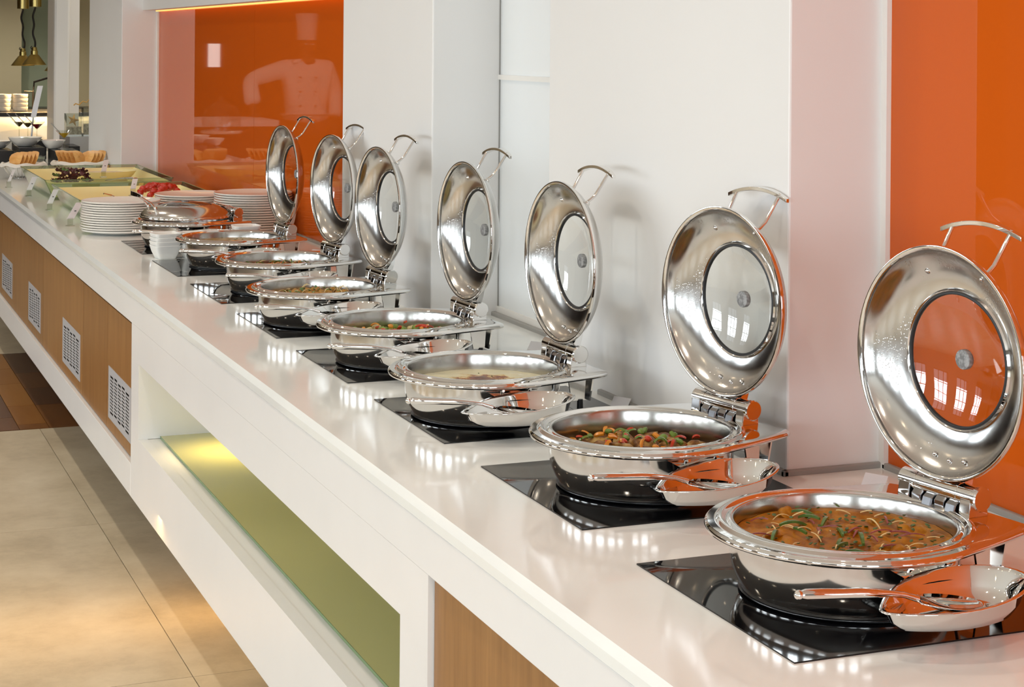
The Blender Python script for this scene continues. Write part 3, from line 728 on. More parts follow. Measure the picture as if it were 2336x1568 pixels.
def scatter(i, meshes, n, rmax, z, seed, label, group, name, cat, tilt=.5, rmin=0.0, zr=.004, sep=.010, dome=0.0, placed=None):
    rnd = random.Random(seed); placed = [] if placed is None else placed
    for k in range(n):
        best = None
        for tr_ in range(30 if sep < .02 else 400):
            a = rnd.uniform(0, 2 * PI); rr = rmin + (rmax - rmin) * math.sqrt(rnd.random())
            x, y = rr * math.cos(a), rr * math.sin(a)
            d_ = min(((x - p[0]) ** 2 + (y - p[1]) ** 2 for p in placed), default=9)
            if best is None or d_ > best[0]: best = (d_, x, y, rr)
            if d_ > sep ** 2: break
        d_, x, y, rr = best
        placed.append((x, y))
        h = z + dome * (1 - (rr / .15) ** 2) + rnd.uniform(-zr, zr)
        thing_mesh(name, rnd.choice(meshes), dishes[i][0] + Vector((x, y, h)), label, cat, group,
                   rot=(rnd.uniform(-tilt, tilt), rnd.uniform(-tilt, tilt), rnd.uniform(0, 2 * PI)))

# 0 curry
surface('curry', FM['curry'], 0, .1548, .079, .006, 38, 1.3, 'orange-brown curry sauce filling the dish, flecked with herbs')
scatter(0, [lump('chicken_piece', FM['chickenc'], (.017, .013, .009), s) for s in (1, 2, 3)], 18, .135, .076, 11, 'sauce-coated chicken piece sunk in the orange curry', 'chicken pieces in the curry', 'chicken_piece', 'meat', .3)
scatter(0, [strip('ginger_strip', FM['ginger'], L_, .0011, .0010, b_) for L_, b_ in ((.024, .003), (.018, .001), (.030, .006))], 26, .140, .0845, 12, 'thin pale ginger strip on the orange curry', 'ginger strips on the curry', 'ginger_strip', 'garnish', .35)
scatter(0, [strip('green_chilli', FM['chili'], L_, .0030, .0035, b_) for L_, b_ in ((.034, .004), (.046, .006), (.024, .002))], 11, .125, .083, 13, 'slit green chilli lying on the orange curry', 'green chillies on the curry', 'green_chilli', 'chilli', .15)
scatter(0, [lump('herb_flake', FM['herb'], (.0042, .0028, .0012), s, 7, 4) for s in (1, 2)], 130, .142, .0835, 14, 'dark green herb flake on the orange curry', 'herb flakes on the curry', 'herb_flake', 'herb', .4)
scatter(0, [strip('onion_strip', FM['onion'], L_, .0016, .0016, .003) for L_ in (.026, .036)], 14, .135, .0835, 15, 'red onion strip in the orange curry', 'onion strips in the curry', 'onion_strip', 'onion', .2)
# 1 grilled chicken and peppers
surface('vegetable_stir_fry', FM['grill'], 1, .152, .036, .012, 30, 2.1, 'browned mix of chicken and vegetables lining the dish', .006)
scatter(1, [lump('grilled_chicken', FM['grill'], r_, s, 12, 8) for r_, s in (((.030, .020, .010), 1), ((.026, .017, .009), 2), ((.022, .020, .011), 3))], 26, .118, .053, 21, 'charred chicken slice among the pepper pieces', 'grilled chicken slices', 'grilled_chicken', 'meat', .30, dome=.012, sep=.040)
def bit(nm, key, L_=.014): return [strip(nm, FM[key], L_, .0045, .0035, .002), strip(nm, FM[key], L_ * 1.5, .0030, .0030, .004), lump(nm, FM[key], (.008, .007, .005), 5, 8, 5)]
scatter(1, bit('red_pepper_piece', 'redp'), 22, .135, .064, 22, 'red pepper piece on the grilled chicken', 'red pepper pieces', 'red_pepper_piece', 'pepper', .7, dome=.012)
scatter(1, bit('green_pepper_piece', 'greenp'), 24, .130, .064, 23, 'green pepper piece on the grilled chicken', 'green pepper pieces', 'green_pepper_piece', 'pepper', .7, dome=.012)
scatter(1, bit('carrot_stick', 'orangep', .018), 20, .142, .064, 24, 'orange carrot stick on the grilled chicken', 'carrot sticks', 'carrot_stick', 'carrot', .7, dome=.012)
# 2 gratin
surface('gratin', FM['gratin'], 2, .1545, .066, .004, 24, 4.2, 'creamy white gratin with dark browned patches')
scatter(2, [lump('burnt_crumb', FM['herb'], (.0018, .0014, .0010), 3, 6, 4)], 16, .145, .068, 31, 'dark crumb on the white gratin', 'dark crumbs on the gratin', 'burnt_crumb', 'crumb', .3)
# 3 broccoli
surface('vegetable_mix', FM['cauli'], 3, .152, .036, .010, 30, 6.1, 'pale steamed vegetables lining the broccoli dish', .004)
heap = []
scatter(3, [floret('broccoli_floret', FM['broc'], .0185, s) for s in (1, 2, 3)], 17, .132, .060, 41, 'bright green broccoli floret', 'broccoli florets', 'broccoli_floret', 'broccoli', .4, sep=.038, placed=heap)
scatter(3, [floret('cauliflower_floret', FM['cauli'], .0175, s) for s in (4, 5)], 14, .132, .056, 42, 'creamy cauliflower floret among the broccoli', 'cauliflower florets', 'cauliflower_floret', 'cauliflower', .4, sep=.036, placed=heap)
scatter(3, bit('red_pepper_piece', 'redp', .022), 16, .115, .074, 43, 'red pepper piece among the broccoli', 'red pepper pieces among the broccoli', 'red_pepper_piece', 'pepper', .6)
scatter(3, bit('carrot_slice', 'orangep', .018), 12, .115, .070, 44, 'orange carrot slice among the broccoli', 'carrot slices among the broccoli', 'carrot_slice', 'carrot', .5)
# 4 chickpeas
surface('chickpea_sauce', FM['chick'], 4, .152, .050, .008, 40, 7.1, 'brown sauce under the chickpeas', .012)
scatter(4, [lump('chickpea', FM['chick'], (.012, .011, .010), s, 9, 6) for s in (1, 2, 3)], 80, .125, .061, 51, 'spiced yellow-brown chickpea in the heap', 'spiced chickpeas', 'chickpea', 'chickpea', 1.0, dome=.016)
scatter(4, [lump('herb_flake', FM['chili'], (.006, .004, .0016), s, 7, 4) for s in (1, 2)], 46, .115, .071, 52, 'green herb flake on the chickpeas', 'herb flakes on the chickpeas', 'herb_flake', 'herb', .6, dome=.017)
scatter(4, [strip('ginger_strip', FM['ginger'], .026, .0013, .0012, .004)], 18, .115, .073, 53, 'pale ginger strip on the chickpeas', 'ginger strips on the chickpeas', 'ginger_strip', 'garnish', .7, dome=.018)
# 5 beans
surface('bean_sauce', FM['bean'], 5, .153, .056, .007, 40, 9.1, 'orange sauce under the beans', .008)
scatter(5, [lump('orange_bean', FM['bean'], (.011, .008, .007), s, 9, 6) for s in (1, 2, 3)], 70, .125, .063, 61, 'glossy orange bean in the heap', 'orange beans', 'orange_bean', 'bean', 1.0, dome=.010)
scatter(5, [strip('green_sliver', FM['chili'], L_, .002, .002, .004) for L_ in (.026, .036)], 26, .115, .071, 62, 'green sliver on the orange beans', 'green slivers on the beans', 'green_sliver', 'garnish', .6, dome=.011)
scatter(5, [strip('ginger_strip', FM['ginger'], .034, .0016, .0014, .003)], 12, .100, .074, 63, 'pale ginger strip on the orange beans', 'ginger strips on the beans', 'ginger_strip', 'garnish', .7, dome=.011)
# 6 soup
surface('soup', FM['soup'], 6, .1545, .080, .002, 20, 3.7, 'thin yellow soup with brown specks')
scatter(6, [lump('herb_flake', FM['herb'], (.004, .003, .001), 1, 6, 4)], 34, .13, .0808, 71, 'dark speck floating on the yellow soup', 'specks on the soup', 'herb_flake', 'herb', .1)

# ------------------------------------------------------------------ small white cards standing behind the dishes
def card(name, p, w_, h, tilt, rz, label, group, foot=None, marks=()):
    """card leaning back by tilt; face towards the room"""
    root = empty(name, p, rz); tag(root, label, 'card', group)
    MB().rings([[(-w_ / 2, 0, 0), (w_ / 2, 0, 0), (w_ / 2, .0012, 0), (-w_ / 2, .0012, 0)], [(-w_ / 2, tilt, h), (w_ / 2, tilt, h), (w_ / 2, tilt + .0012, h), (-w_ / 2, tilt + .0012, h)]], True, True, True).build('sheet', M['paper'], root, smooth=False)
    for (u, v, a, b_) in marks:
        y = tilt * v - .0006
        MB().rings([[(u - a / 2, y - .0003, h * v), (u + a / 2, y - .0003, h * v), (u + a / 2, y + tilt / h * b_ - .0003, h * v + b_), (u - a / 2, y + tilt / h * b_ - .0003, h * v + b_)],
                    [(u - a / 2, y + .0003, h * v), (u + a / 2, y + .0003, h * v), (u + a / 2, y + tilt / h * b_ + .0003, h * v + b_), (u - a / 2, y + tilt / h * b_ + .0003, h * v + b_)]], True, True, True).build('print', M['print'], root, smooth=False)
    return root
back_cards = [(1990, 1112, 0), (1497, 924, 1), (1218, 800, 2), (715, 583, 5)]
for px, py, i in back_cards:
    p = at(px, py, z=ZT); p.x = min(p.x, XP - .03 if i in (1,) else XW - .03)
    rot_ = -PI / 2 + .5
    MBs = MB()
    card('place_card', (p.x, p.y, ZT), .045, .020, .016, rot_, 'small white card behind the %s dish' % hob_names[i], 'white cards behind the dishes')

# ------------------------------------------------------------------ bowls, plates
def bowl_mesh():
    def sq(r, z, n=40, e=.32):
        pts = []
        for j in range(n):
            a = 2 * PI * j / n; c, s_ = math.cos(a), math.sin(a)
            pts.append((r * abs(c) ** e * (1 if c >= 0 else -1), r * abs(s_) ** e * (1 if s_ >= 0 else -1), z))
        return pts
    return MB().rings([sq(.004, .003), sq(.029, .003), sq(.041, .028), sq(.0475, .047), sq(.0482, .0485), sq(.0490, .047), sq(.0430, .026), sq(.032, .001), sq(.030, 0), sq(.004, 0)], True, True, True).mesh('square_bowl', M['melamine'], True, 40)
bme = bowl_mesh()
stacks = [(1.231, 6.436, 4, 'in the four-bowl stack at the worktop front', 8), (1.330, 6.432, 4, 'in the stack half hidden by the soup dish', 5), (1.427, 6.434, 4, 'in the lower of the two stacks behind the soup dish', 3), (1.526, 6.434, 5, 'in the stack nearest the tall plate stack', 0)]
for x, y, n, where, rz in stacks:
    for k_ in range(n):
        thing_mesh('square_bowl', bme, (x + random.uniform(-.0008, .0008), y + random.uniform(-.0008, .0008), ZT + k_ * (.0145 if n == 4 else .0155)), 'small square white bowl ' + where, 'bowl', 'stacked square bowls ' + where, rz=math.radians(rz + random.uniform(-.6, .6)))
plate_me = MB().lathe([(.004, .006), (.090, .006), (.107, .0095), (.150, .0175), (.1565, .0200), (.1585, .0185), (.1580, .0155), (.1540, .0130), (.127, .0065), (.106, .0018), (.098, 0), (.091, 0), (.089, .002), (.004, .002)], 72, (0, 0, 0), True, True).mesh('dinner_plate', M['porcelain'], True, 50)
for (x, y, n, st, lab) in [(1.222, 7.345, 13, .0096, 'in the stack at the worktop front'), (1.560, 7.575, 13, .0096, 'in the stack behind the closed dish'), (1.718, 7.125, 17, .0096, 'in the tall stack against the orange glass')]:
    for k_ in range(n):
        thing_mesh('dinner_plate', plate_me, (x + random.uniform(-.003, .003), y + random.uniform(-.003, .003), ZT + k_ * st), 'round white dinner plate ' + lab, 'plate', 'plates ' + lab)

# ------------------------------------------------------------------ glass salad troughs
def trough(y0, y1, name_label, inner):
    x0, x1, zt_ = 1.115, 1.742, 1.0; ins = .048; zb_ = ZT + .001; t = .006
    root = empty('glass_trough', ((x0 + x1) / 2, (y0 + y1) / 2, ZT)); tag(root, name_label, 'salad trough', 'glass salad troughs')
    c = Vector(((x0 + x1) / 2, (y0 + y1) / 2, ZT))
    T = [(x0, y0), (x1, y0), (x1, y1), (x0, y1)]; B = [(x0 + ins, y0 + ins * .6), (x1 - ins, y0 + ins * .6), (x1 - ins, y1 - ins * .6), (x0 + ins, y1 - ins * .6)]
    for k_ in range(4):
        a, b_ = k_, (k_ + 1) % 4
        nrm = Vector(((0, -1), (1, 0), (0, 1), (-1, 0))[k_]).to_3d() * t
        q = [Vector((*T[a], zt_)), Vector((*T[b_], zt_)), Vector((*B[b_], zb_)), Vector((*B[a], zb_))]
        mb = MB().rings([[p - c for p in q], [p - c - nrm for p in q]], True, True, True)
        mb.build('glass_wall', M['saladglass'], root, smooth=False)
        # ground green edge along the top
        p0, p1 = q[0] - c, q[1] - c
        MB().rings([[p0, p1, p1 - nrm, p0 - nrm], [p + Vector((0, 0, .0015)) for p in (p0, p1, p1 - nrm, p0 - nrm)]], True, True, True).build('glass_edge', M['greenedge'], root, smooth=False)
    # cream liner
    k0, k1 = .014, .06
    def rect(e, z): return [(x0 + e - c.x, y0 + e - c.y, z - ZT), (x1 - e - c.x, y0 + e - c.y, z - ZT), (x1 - e - c.x, y1 - e - c.y, z - ZT), (x0 + e - c.x, y1 - e - c.y, z - ZT)]
    mb = MB().rings([rect(.020, .985), rect(.062, .912), rect(.2, .912)], True, False, True)
    l_ = mb.build('liner', M['creamtray'], root, smooth=False); l_.modifiers.new('t', 'SOLIDIFY').thickness = .003
    return root
trough(7.75, 8.652, 'green-edged glass trough of tomatoes behind the front plate stack', None)
trough(8.905, 9.93, 'green-edged glass trough of purple leaves, next to the bread basket', None)

def bunch(name, mats, p, n, spread, r, seed, label, cat, group, kind_=None, h=.02):
    rnd = random.Random(seed)
    mesh_list = [lump(name, M[m_], (r * rnd.uniform(.8, 1.2), r * rnd.uniform(.7, 1.1), r * rnd.uniform(.5, .9)), seed + i_ + q_, 9, 6, .5) for q_, m_ in enumerate(mats) for i_ in range(2)]
    for k_ in range(n):
        a = rnd.uniform(0, 2 * PI); rr = math.sqrt(rnd.random()); x, y = spread[0] * rr * math.cos(a), spread[1] * rr * math.sin(a)
        thing_mesh(name, rnd.choice(mesh_list), Vector(p) + Vector((x, y, h * (1 - rr * rr) + rnd.uniform(-.004, .004))), label, cat, group, rot=(rnd.uniform(-.5, .5), rnd.uniform(-.5, .5), rnd.uniform(0, 6)))
bunch('cherry_tomato', ['tomato'], (1.55, 8.22, .985), 44, (.10, .20), .016, 5, 'red tomato in the glass trough behind the plates', 'tomato', 'tomatoes in the trough', h=.035)
def leaf(mk, seed, r=.024):
    R = []
    for i_ in range(5):
        q_ = max(i_ / 4, .06)
        R.append([(r * q_ * math.cos(2 * PI * j / 22) * (1 + .12 * q_ * math.sin(7 * j + seed)), .75 * r * q_ * math.sin(2 * PI * j / 22), .35 * r * q_ * q_ + .20 * r * q_ * q_ * math.sin(2 * PI * j / 22 * 5 + seed)) for j in range(22)])
    return MB().rings(R, True, True, False).mesh('salad_leaf', M[mk], True, 180)
leaves = [leaf('redcab', 1), leaf('redcab', 2.2), leaf('redcab', 3.1), leaf('greenleaf', 4)]
rnd = random.Random(9); lay = ([], [], [])
for k_ in range(60):
    L_ = lay[k_ % 3]; best = None; rs = 1.0 - .16 * (k_ % 3)
    for tr_ in range(300):
        a = rnd.uniform(0, 2 * PI); rr = math.sqrt(rnd.random()); x, y = .090 * rs * rr * math.cos(a), .215 * rs * rr * math.sin(a)
        d_ = min(((x - p[0]) ** 2 + (y - p[1]) ** 2 for p in L_), default=9)
        if best is None or d_ > best[0]: best = (d_, x, y)
    L_.append(best[1:])
    thing_mesh('salad_leaf', leaves[k_ % 4 if k_ % 8 == 7 else k_ % 3], (1.285 + best[1], 9.20 + best[2], 0.934 + .024 * (k_ % 3) + .040 * (1 - (best[2] / .215) ** 2)), 'dark purple salad leaf in the far glass trough', 'salad leaf', 'purple salad leaves', rot=(rnd.uniform(-.35, .35), rnd.uniform(-.35, .35), rnd.uniform(0, 6)))
# oval dish with chopped salad and bowl of dip inside the troughs
def oval_dish(p, r, hgt, m_, fill, label, name='serving_bowl', cat='bowl'):
    root = empty(name, p); tag(root, label, cat)
    MB().lathe([(.3 * r, 0), (.55 * r, .004), (.9 * r, hgt * .7), (r, hgt), (.97 * r, hgt), (.86 * r, hgt * .72), (.5 * r, .010), (.02, .010)], 40, (0, 0, 0), True, True).build('bowl', M[m_], root, ang=60)
    if fill:
        R = []
        for a_ in range(7):
            rr = max(.9 * r * a_ / 6, .002); R.append([(rr * math.cos(2 * PI * j / 24), rr * math.sin(2 * PI * j / 24), hgt * .82 + .006 * noise.noise(Vector((rr * 60 * math.cos(j), rr * 60 * math.sin(j), 2)))) for j in range(24)])
        MB().rings(R, True, True, False).build('filling', M[fill], root)
    return root
oval_dish((1.37, 8.12, .914), .10, .055, 'porcelain', 'redcab', 'white bowl of red chopped salad in the nearer glass trough')
oval_dish((1.50, 9.55, .914), .17, .085, 'creamtray', 'cream', 'wide cream-yellow bowl in the far glass trough')
# spoon handles in the troughs
for p0, p1, lab in [((1.33, 8.06, .975), (1.26, 8.02, 1.004), 'slim steel spoon in the bowl of red salad'), ((1.58, 9.15, .985), (1.46, 9.25, .965), 'large bright serving spoon lying in the far trough')]:
    root = empty('salad_spoon', p0); tag(root, lab, 'spoon')
    d = Vector(p1) - Vector(p0); MB().tube([(0, 0, 0), d * .5 + Vector((0, 0, .004)), d], [.006, .004, .003], 8).build('handle', M['chrome'], root)
    MB().sphere((0, 0, -.004), (.030, .020, .008), 14, 8).build('bowl', M['chrome'], root)

# ------------------------------------------------------------------ tall menu cards in clear holders, along the worktop edge
def menu_card(px, py, hgt, wdt, lab, rz=-.5, zz=None, lean=.5):
    p = at(px, py, z=ZT if zz is None else zz)
    root = empty('menu_card', p, rz); tag(root, lab, 'card', 'menu cards in clear holders')
    MB().rings([[(-.016, -.016, 0), (.016, -.016, 0), (.016, .016, 0), (-.016, .016, 0)], [(-.014, -.014, .004), (.014, -.014, .004), (.014, .014, .004), (-.014, .014, .004)]], True, True, True).build('holder_foot', M['glass'], root, smooth=False)
    MB().box((-.012, -.002, .004), (.012, .001, .034)).build('holder_stem', M['glass'], root, smooth=False)
    dx = hgt * lean
    q = [[(-wdt / 2, -.001, .030), (wdt / 2, -.001, .030), (wdt / 2 + dx, .010, .030 + hgt), (-wdt / 2 + dx, .010, .030 + hgt)]]
    q.append([(x, y + .0014, z) for x, y, z in q[0]])
    MB().rings(q, True, True, True).build('sheet', M['paper'], root, smooth=False)
    u = dx * .5
    MB().box((u - wdt * .12, .0010, .030 + hgt * .46), (u + wdt * .12, .0026, .030 + hgt * .52)).build('print', M['print'], root, smooth=False)
    return root
menu_card(160, 516, .066, .034, 'white menu card in a clear holder beside the front plate stack', .35, lean=.75)
menu_card(113, 480, .064, .026, 'white menu card beside the near corner of the tomato trough', .25, lean=.55)
menu_card(66, 448, .066, .026, 'white menu card beside the trough of purple leaves', .2, lean=.5)
menu_card(20, 428, .064, .016, 'narrow white menu card in front of the wire bread basket', .2, lean=.5)
menu_card(236, 405, .058, .026, 'white printed card standing up between the two glass troughs', .1, zz=.99, lean=.3)
menu_card(303, 447, .045, .024, 'white card standing among the red tomatoes', .1, zz=.99, lean=.3)

# ------------------------------------------------------------------ bread baskets
def shell(name, r, seed, m_='crisp'):
    R = []
    for i_ in range(6):
        rr = max(r * i_ / 5, .002)
        R.append([(rr * math.cos(2 * PI * j / 18), rr * math.sin(2 * PI * j / 18) * .8, -14 * (rr * math.cos(2 * PI * j / 18)) ** 2 * (.5 + .1 * seed) + .006 * noise.noise(Vector((rr * 30, j * .7, seed)))) for j in range(18)])
    me = MB().rings(R, True, True, False).mesh(name, M[m_], True, 180); return me
shells = [shell('fried_crisp', r_, s_) for r_, s_ in ((.062, 1), (.050, 2), (.070, 3))]
def basket(p, r, hgt, lab, n=28):
    root = empty('bread_basket', p); tag(root, lab, 'basket')
    wires = MB()
    for k_ in range(n):
        a = 2 * PI * k_ / n; ca, sa = math.cos(a), math.sin(a)
        wires.tube([(.45 * r * ca, .45 * r * sa, .004), (.62 * r * ca, .62 * r * sa, .010), (.86 * r * ca, .86 * r * sa, hgt * .6), (r * ca, r * sa, hgt)], .0017, 6)
    wires.build('wires', M['chrome'], root)
    MB().tube([(r * math.cos(2 * PI * j / 40), r * math.sin(2 * PI * j / 40), hgt) for j in range(41)], .003, 8, False).build('rim', M['chrome'], root)
    MB().tube([(.46 * r * math.cos(2 * PI * j / 40), .46 * r * math.sin(2 * PI * j / 40), .003) for j in range(41)], .003, 8, False).build('foot', M['chrome'], root)
    R = []
    for i_ in range(15):
        t = i_ / 14; rr = r * (.42 + .72 * t)
        z_ = .014 + hgt * (t / .8) ** 1.5 if t <= .8 else .014 + hgt * (1 - ((t - .8) / .2) ** 2 * .28)
        R.append([(rr * math.cos(2 * PI * j / 40) * (1 + .015 * math.sin(5 * j + i_)), rr * math.sin(2 * PI * j / 40), z_ + .005 * t * (1 + math.sin(j * 1.1))) for j in range(40)])
    nk = MB().rings(R, True, True, False).build('cloth_napkin', M['napkin'], None, ang=180); nk.location = p
    tag(nk, 'white cloth napkin lining the ' + lab, 'napkin')
    return root
b1 = Vector((1.190, 10.42, ZT)); basket(b1, .115, .072, 'round wire bread basket with napkin at the worktop front')
b2 = Vector((1.52, 10.50, ZT)); basket(b2, .150, .072, 'wider wire bread basket close to the pale pillar')
rnd = random.Random(3)
# crisps lean in fans, each nested behind the next
for (bp, fans, lab) in ((b1, ((-.048, .024, 5, -1.05, 0, 1, .95),), 'golden fried crisp in the front bread basket'),
                        (b2, ((-.104, .022, 5, 1.05, 0, 1, -.95), (.034, .024, 4, -.95, .01, 1, 1.0)), 'golden fried crisp in the wider bread basket')):
    for (ox, st_, n, tilt_, oy, me_, rz_) in fans:
        for k_ in range(n):
            thing_mesh('fried_crisp', shells[me_], bp + Vector((ox + st_ * k_, oy + math.copysign(.015, rz_) * (k_ - (n - 1) / 2), .116 + .0015 * math.sin(k_ * 2.1))), lab, 'crisp', lab + ' heap', rot=(0, tilt_, rz_))

# ------------------------------------------------------------------ black risers with bowls and glasses
def riser(x0, x1, y0, y1, h, lab):
    o = MB().box((-(x1 - x0) / 2, -(y1 - y0) / 2, 0), ((x1 - x0) / 2, (y1 - y0) / 2, h)).build('display_riser', M['riser'], smooth=False, bevel=.003); o.location = ((x0 + x1) / 2, (y0 + y1) / 2, ZT)
    return tag(o, lab, 'riser', 'black display risers')
riser(1.285, 1.445, 11.50, 11.85, .108, 'black box riser carrying the white salad bowl')
riser(1.475, 1.625, 11.30, 11.62, .098, 'black box riser under the glass of yellow dressing')
riser(1.610, 1.680, 11.66, 11.95, .105, 'black box riser tight against the grey steel stand')
riser(1.160, 1.262, 11.60, 11.95, .085, 'low black box riser at the worktop front edge')
oval_dish((1.340, 11.68, ZT + .108), .105, .058, 'porcelain', 'greenleaf', 'white bowl of mixed salad on a black riser')
oval_dish((1.500, 11.55, ZT + .098), .075, .055, 'porcelain', 'tomato', 'white bowl of red salad behind the dressing glasses')
oval_dish((1.185, 11.86, ZT + .085), .09, .05, 'porcelain', 'crisp', 'white bowl of orange salad on the low riser')
oval_dish((1.345, 11.12, ZT), .055, .082, 'glass', 'greenleaf', 'small clear bowl of olives and leaves in front of the risers')
def martini(p, liquid, lab, s=1.0):
    root = empty('martini_glass', p); tag(root, lab, 'glass', 'martini glasses of dressing'); root.scale = (s, s, s)
    MB().lathe([(.004, .001), (.034, .001), (.034, .0025), (.006, .005), (.003, .010), (.003, .070), (.006, .074), (.052, .122), (.0525, .122), (.0505, .121)], 32, (0, 0, 0), True).build('glass_body', M['glass'], root)
    MB().lathe([(.002, .0765), (.005, .0765), (.036, .106), (.002, .106)], 32, (0, 0, 0), True, True).build('dressing', M[liquid], root)
    MB().tube([(.0, .01, .080), (-.045, -.010, .128), (-.085, -.03, .168)], [.004, .0025, .0035], 8).build('spoon', M['greysteel'], root)
    return root
martini((1.545, 11.40, ZT + .098), 'oilyellow', 'martini glass of yellow dressing with a dark spoon')
martini((1.470, 12.15, ZT + .120), 'redwine', 'martini glass of dark red sauce with a dark spoon')
martini((1.435, 12.35, ZT + .120), 'oildark', 'martini glass of brown dressing behind the red one')
martini((1.395, 12.50, ZT + .120), 'oildark', 'martini glass of dark dressing farthest behind the red one')
riser(1.36, 1.52, 12.05, 12.62, .120, 'black box riser under the row of dark dressing glasses')
# grey steel stand and vases beside the pillar
o = MB().box((-.08, -.25, 0), (.11, .25, .150)).build('steel_stand', M['greysteel'], smooth=False, bevel=.003); o.location = (1.735, 12.2, ZT); tag(o, 'grey steel stand beside the pale pillar, under the pebble vases', 'stand')
def vase(p, s, h, lab):
    root = empty('glass_vase', p); tag(root, lab, 'vase', 'square glass vases of pebbles')
    for a, b_ in (((-s, -s, 0), (s, -s + .003, h)), ((-s, s - .003, 0), (s, s, h)), ((-s, -s, 0), (-s + .003, s, h)), ((s - .003, -s, 0), (s, s, h))):
        MB().box(a, b_).build('glass_side', M['glass'], root, smooth=False)
    MB().box((-s, -s, 0), (s, s, .012)).build('base', M['frosted'], root, smooth=False)
    R = []
    for i_ in range(2): R.append([(x, y, (.012, h * .42)[i_]) for x, y in ((-s + .004, -s + .004), (s - .004, -s + .004), (s - .004, s - .004), (-s + .004, s - .004))])
    MB().rings(R, True, True, True).build('pebbles', M['pebble'], root, smooth=False)
    return root
vase((1.690, 12.05, ZT + .150), .050, .150, 'low square glass vase of pebbles holding the starfish')
vase((1.792, 12.03, ZT + .150), .045, .190, 'tall square glass vase of pebbles against the pale pillar')
pts = []
for k_ in range(10):
    a = 2 * PI * k_ / 10 + .2; r_ = .046 if k_ % 2 == 0 else .017; pts.append((r_ * math.cos(a), r_ * math.sin(a)))
sf = MB().rings([[(x * .8, y * .8, -.004) for x, y in pts], [(x, y, 0) for x, y in pts], [(x * .35, y * .35, .012) for x, y in pts]], True, True, True).build('starfish', M['starfish'], ang=80)
sf.location = (1.690, 12.04, ZT + .256); sf.rotation_euler = (1.3, .2, .3); tag(sf, 'orange dried starfish standing in the low pebble vase', 'starfish')
br_ = empty('coral_twig', (1.792, 12.03, ZT + .205)); tag(br_, 'curly yellow twig standing in the tall pebble vase', 'twig')
MB().tube([(0, 0, 0), (.006, 0, .07), (-.002, 0, .14), (.012, .01, .18)], .003, 8).build('stem', M['starfish'], br_)
MB().tube([(-.10 + .012 * k_, .010, .148 + .004 * k_ + .008 * math.sin(k_ * 1.6)) for k_ in range(12)], .004, 8).build('curl', M['starfish'], br_)

# ------------------------------------------------------------------ columns and hot pass at the far end
c1a, c1b = at(123, 100, y=14.5), at(160, 100, y=14.5)
S(MB().box((c1a.x, 14.5, 0), (c1b.x, 14.9, ZC)).build('wall_column', M['pillar'], smooth=False, bevel=.02))
c2 = at(181, 100, y=14.66)
S(MB().box((c1b.x + .001, 14.66, 0), (c2.x, 14.86, ZC)).build('wall_column', M['paint'], smooth=False))
# hot pass: dark counter, white sloped front, plates under heat lamps
hp = empty('hot_pass', (1.75, 15.9, 0)); tag(hp, 'far serving pass with dark ledge and white sloping front under brass lamps', 'counter')
def HP(mb, name, m, **k): 
    o = mb.build(name, m, hp, **k); o.matrix_parent_inverse = Matrix.Translation((-1.75, -15.9, 0)); return o
HP(MB().box((1.2, 15.2, 0), (2.6, 16.4, .96)), 'body', M['fascia'], smooth=False)
HP(MB().rings([[(1.2, 14.95, .90), (2.05, 14.95, .83), (2.05, 14.97, .83), (1.2, 14.97, .90)], [(1.2, 15.4, 1.045), (2.6, 15.4, 1.045), (2.6, 15.42, 1.045), (1.2, 15.42, 1.045)]], True, True, True), 'sloped_front', M['frosted'], smooth=False)
HP(MB().box((1.2, 15.40, 1.045), (2.6, 16.3, 1.075)), 'ledge', M['riser'], smooth=False, bevel=.004)
bb = MB().lathe([(.03, 0), (.085, .004), (.092, .02), (.093, .038), (.089, .038), (.08, .008), (.01, .008)], 40, (0, 0, 0), True, True).mesh('warm_bowl', M['porcelain'], True, 50)
for (px, n) in ((46, 4), (8, 4), (-30, 4)):
    b_ = at(px, 245, y=15.75)
    for k_ in range(n):
        thing_mesh('warm_bowl', bb, (b_.x, 15.75, 1.075 + k_ * .036), 'thick white bowl in a lamp-lit stack on the dark ledge', 'bowl', 'bowls stacked under the heat lamps', scale=(.70, .70, 1.0))
# tilted white sign board on the pass
s0, s1 = at(76, 268, y=12.75), at(92, 196, y=12.75)
sg = empty('sign_board', s0); tag(sg, 'tall narrow white sign board leaning in front of the far pass', 'sign')
d = s1 - s0
MB().rings([[(-.018, 0, 0), (.018, 0, 0), (.018, .008, 0), (-.018, .008, 0)], [(d.x - .018, 0, d.z), (d.x + .018, 0, d.z), (d.x + .018, .008, d.z), (d.x - .018, .008, d.z)]], True, True, True).build('board', M['paper'], sg, smooth=False)
# stem of the board down to the worktop end
MB().tube([(0, .004, 0), (-.02, .004, -(s0.z - ZT) - .001)], .006, 8).build('stem', M['greysteel'], sg)
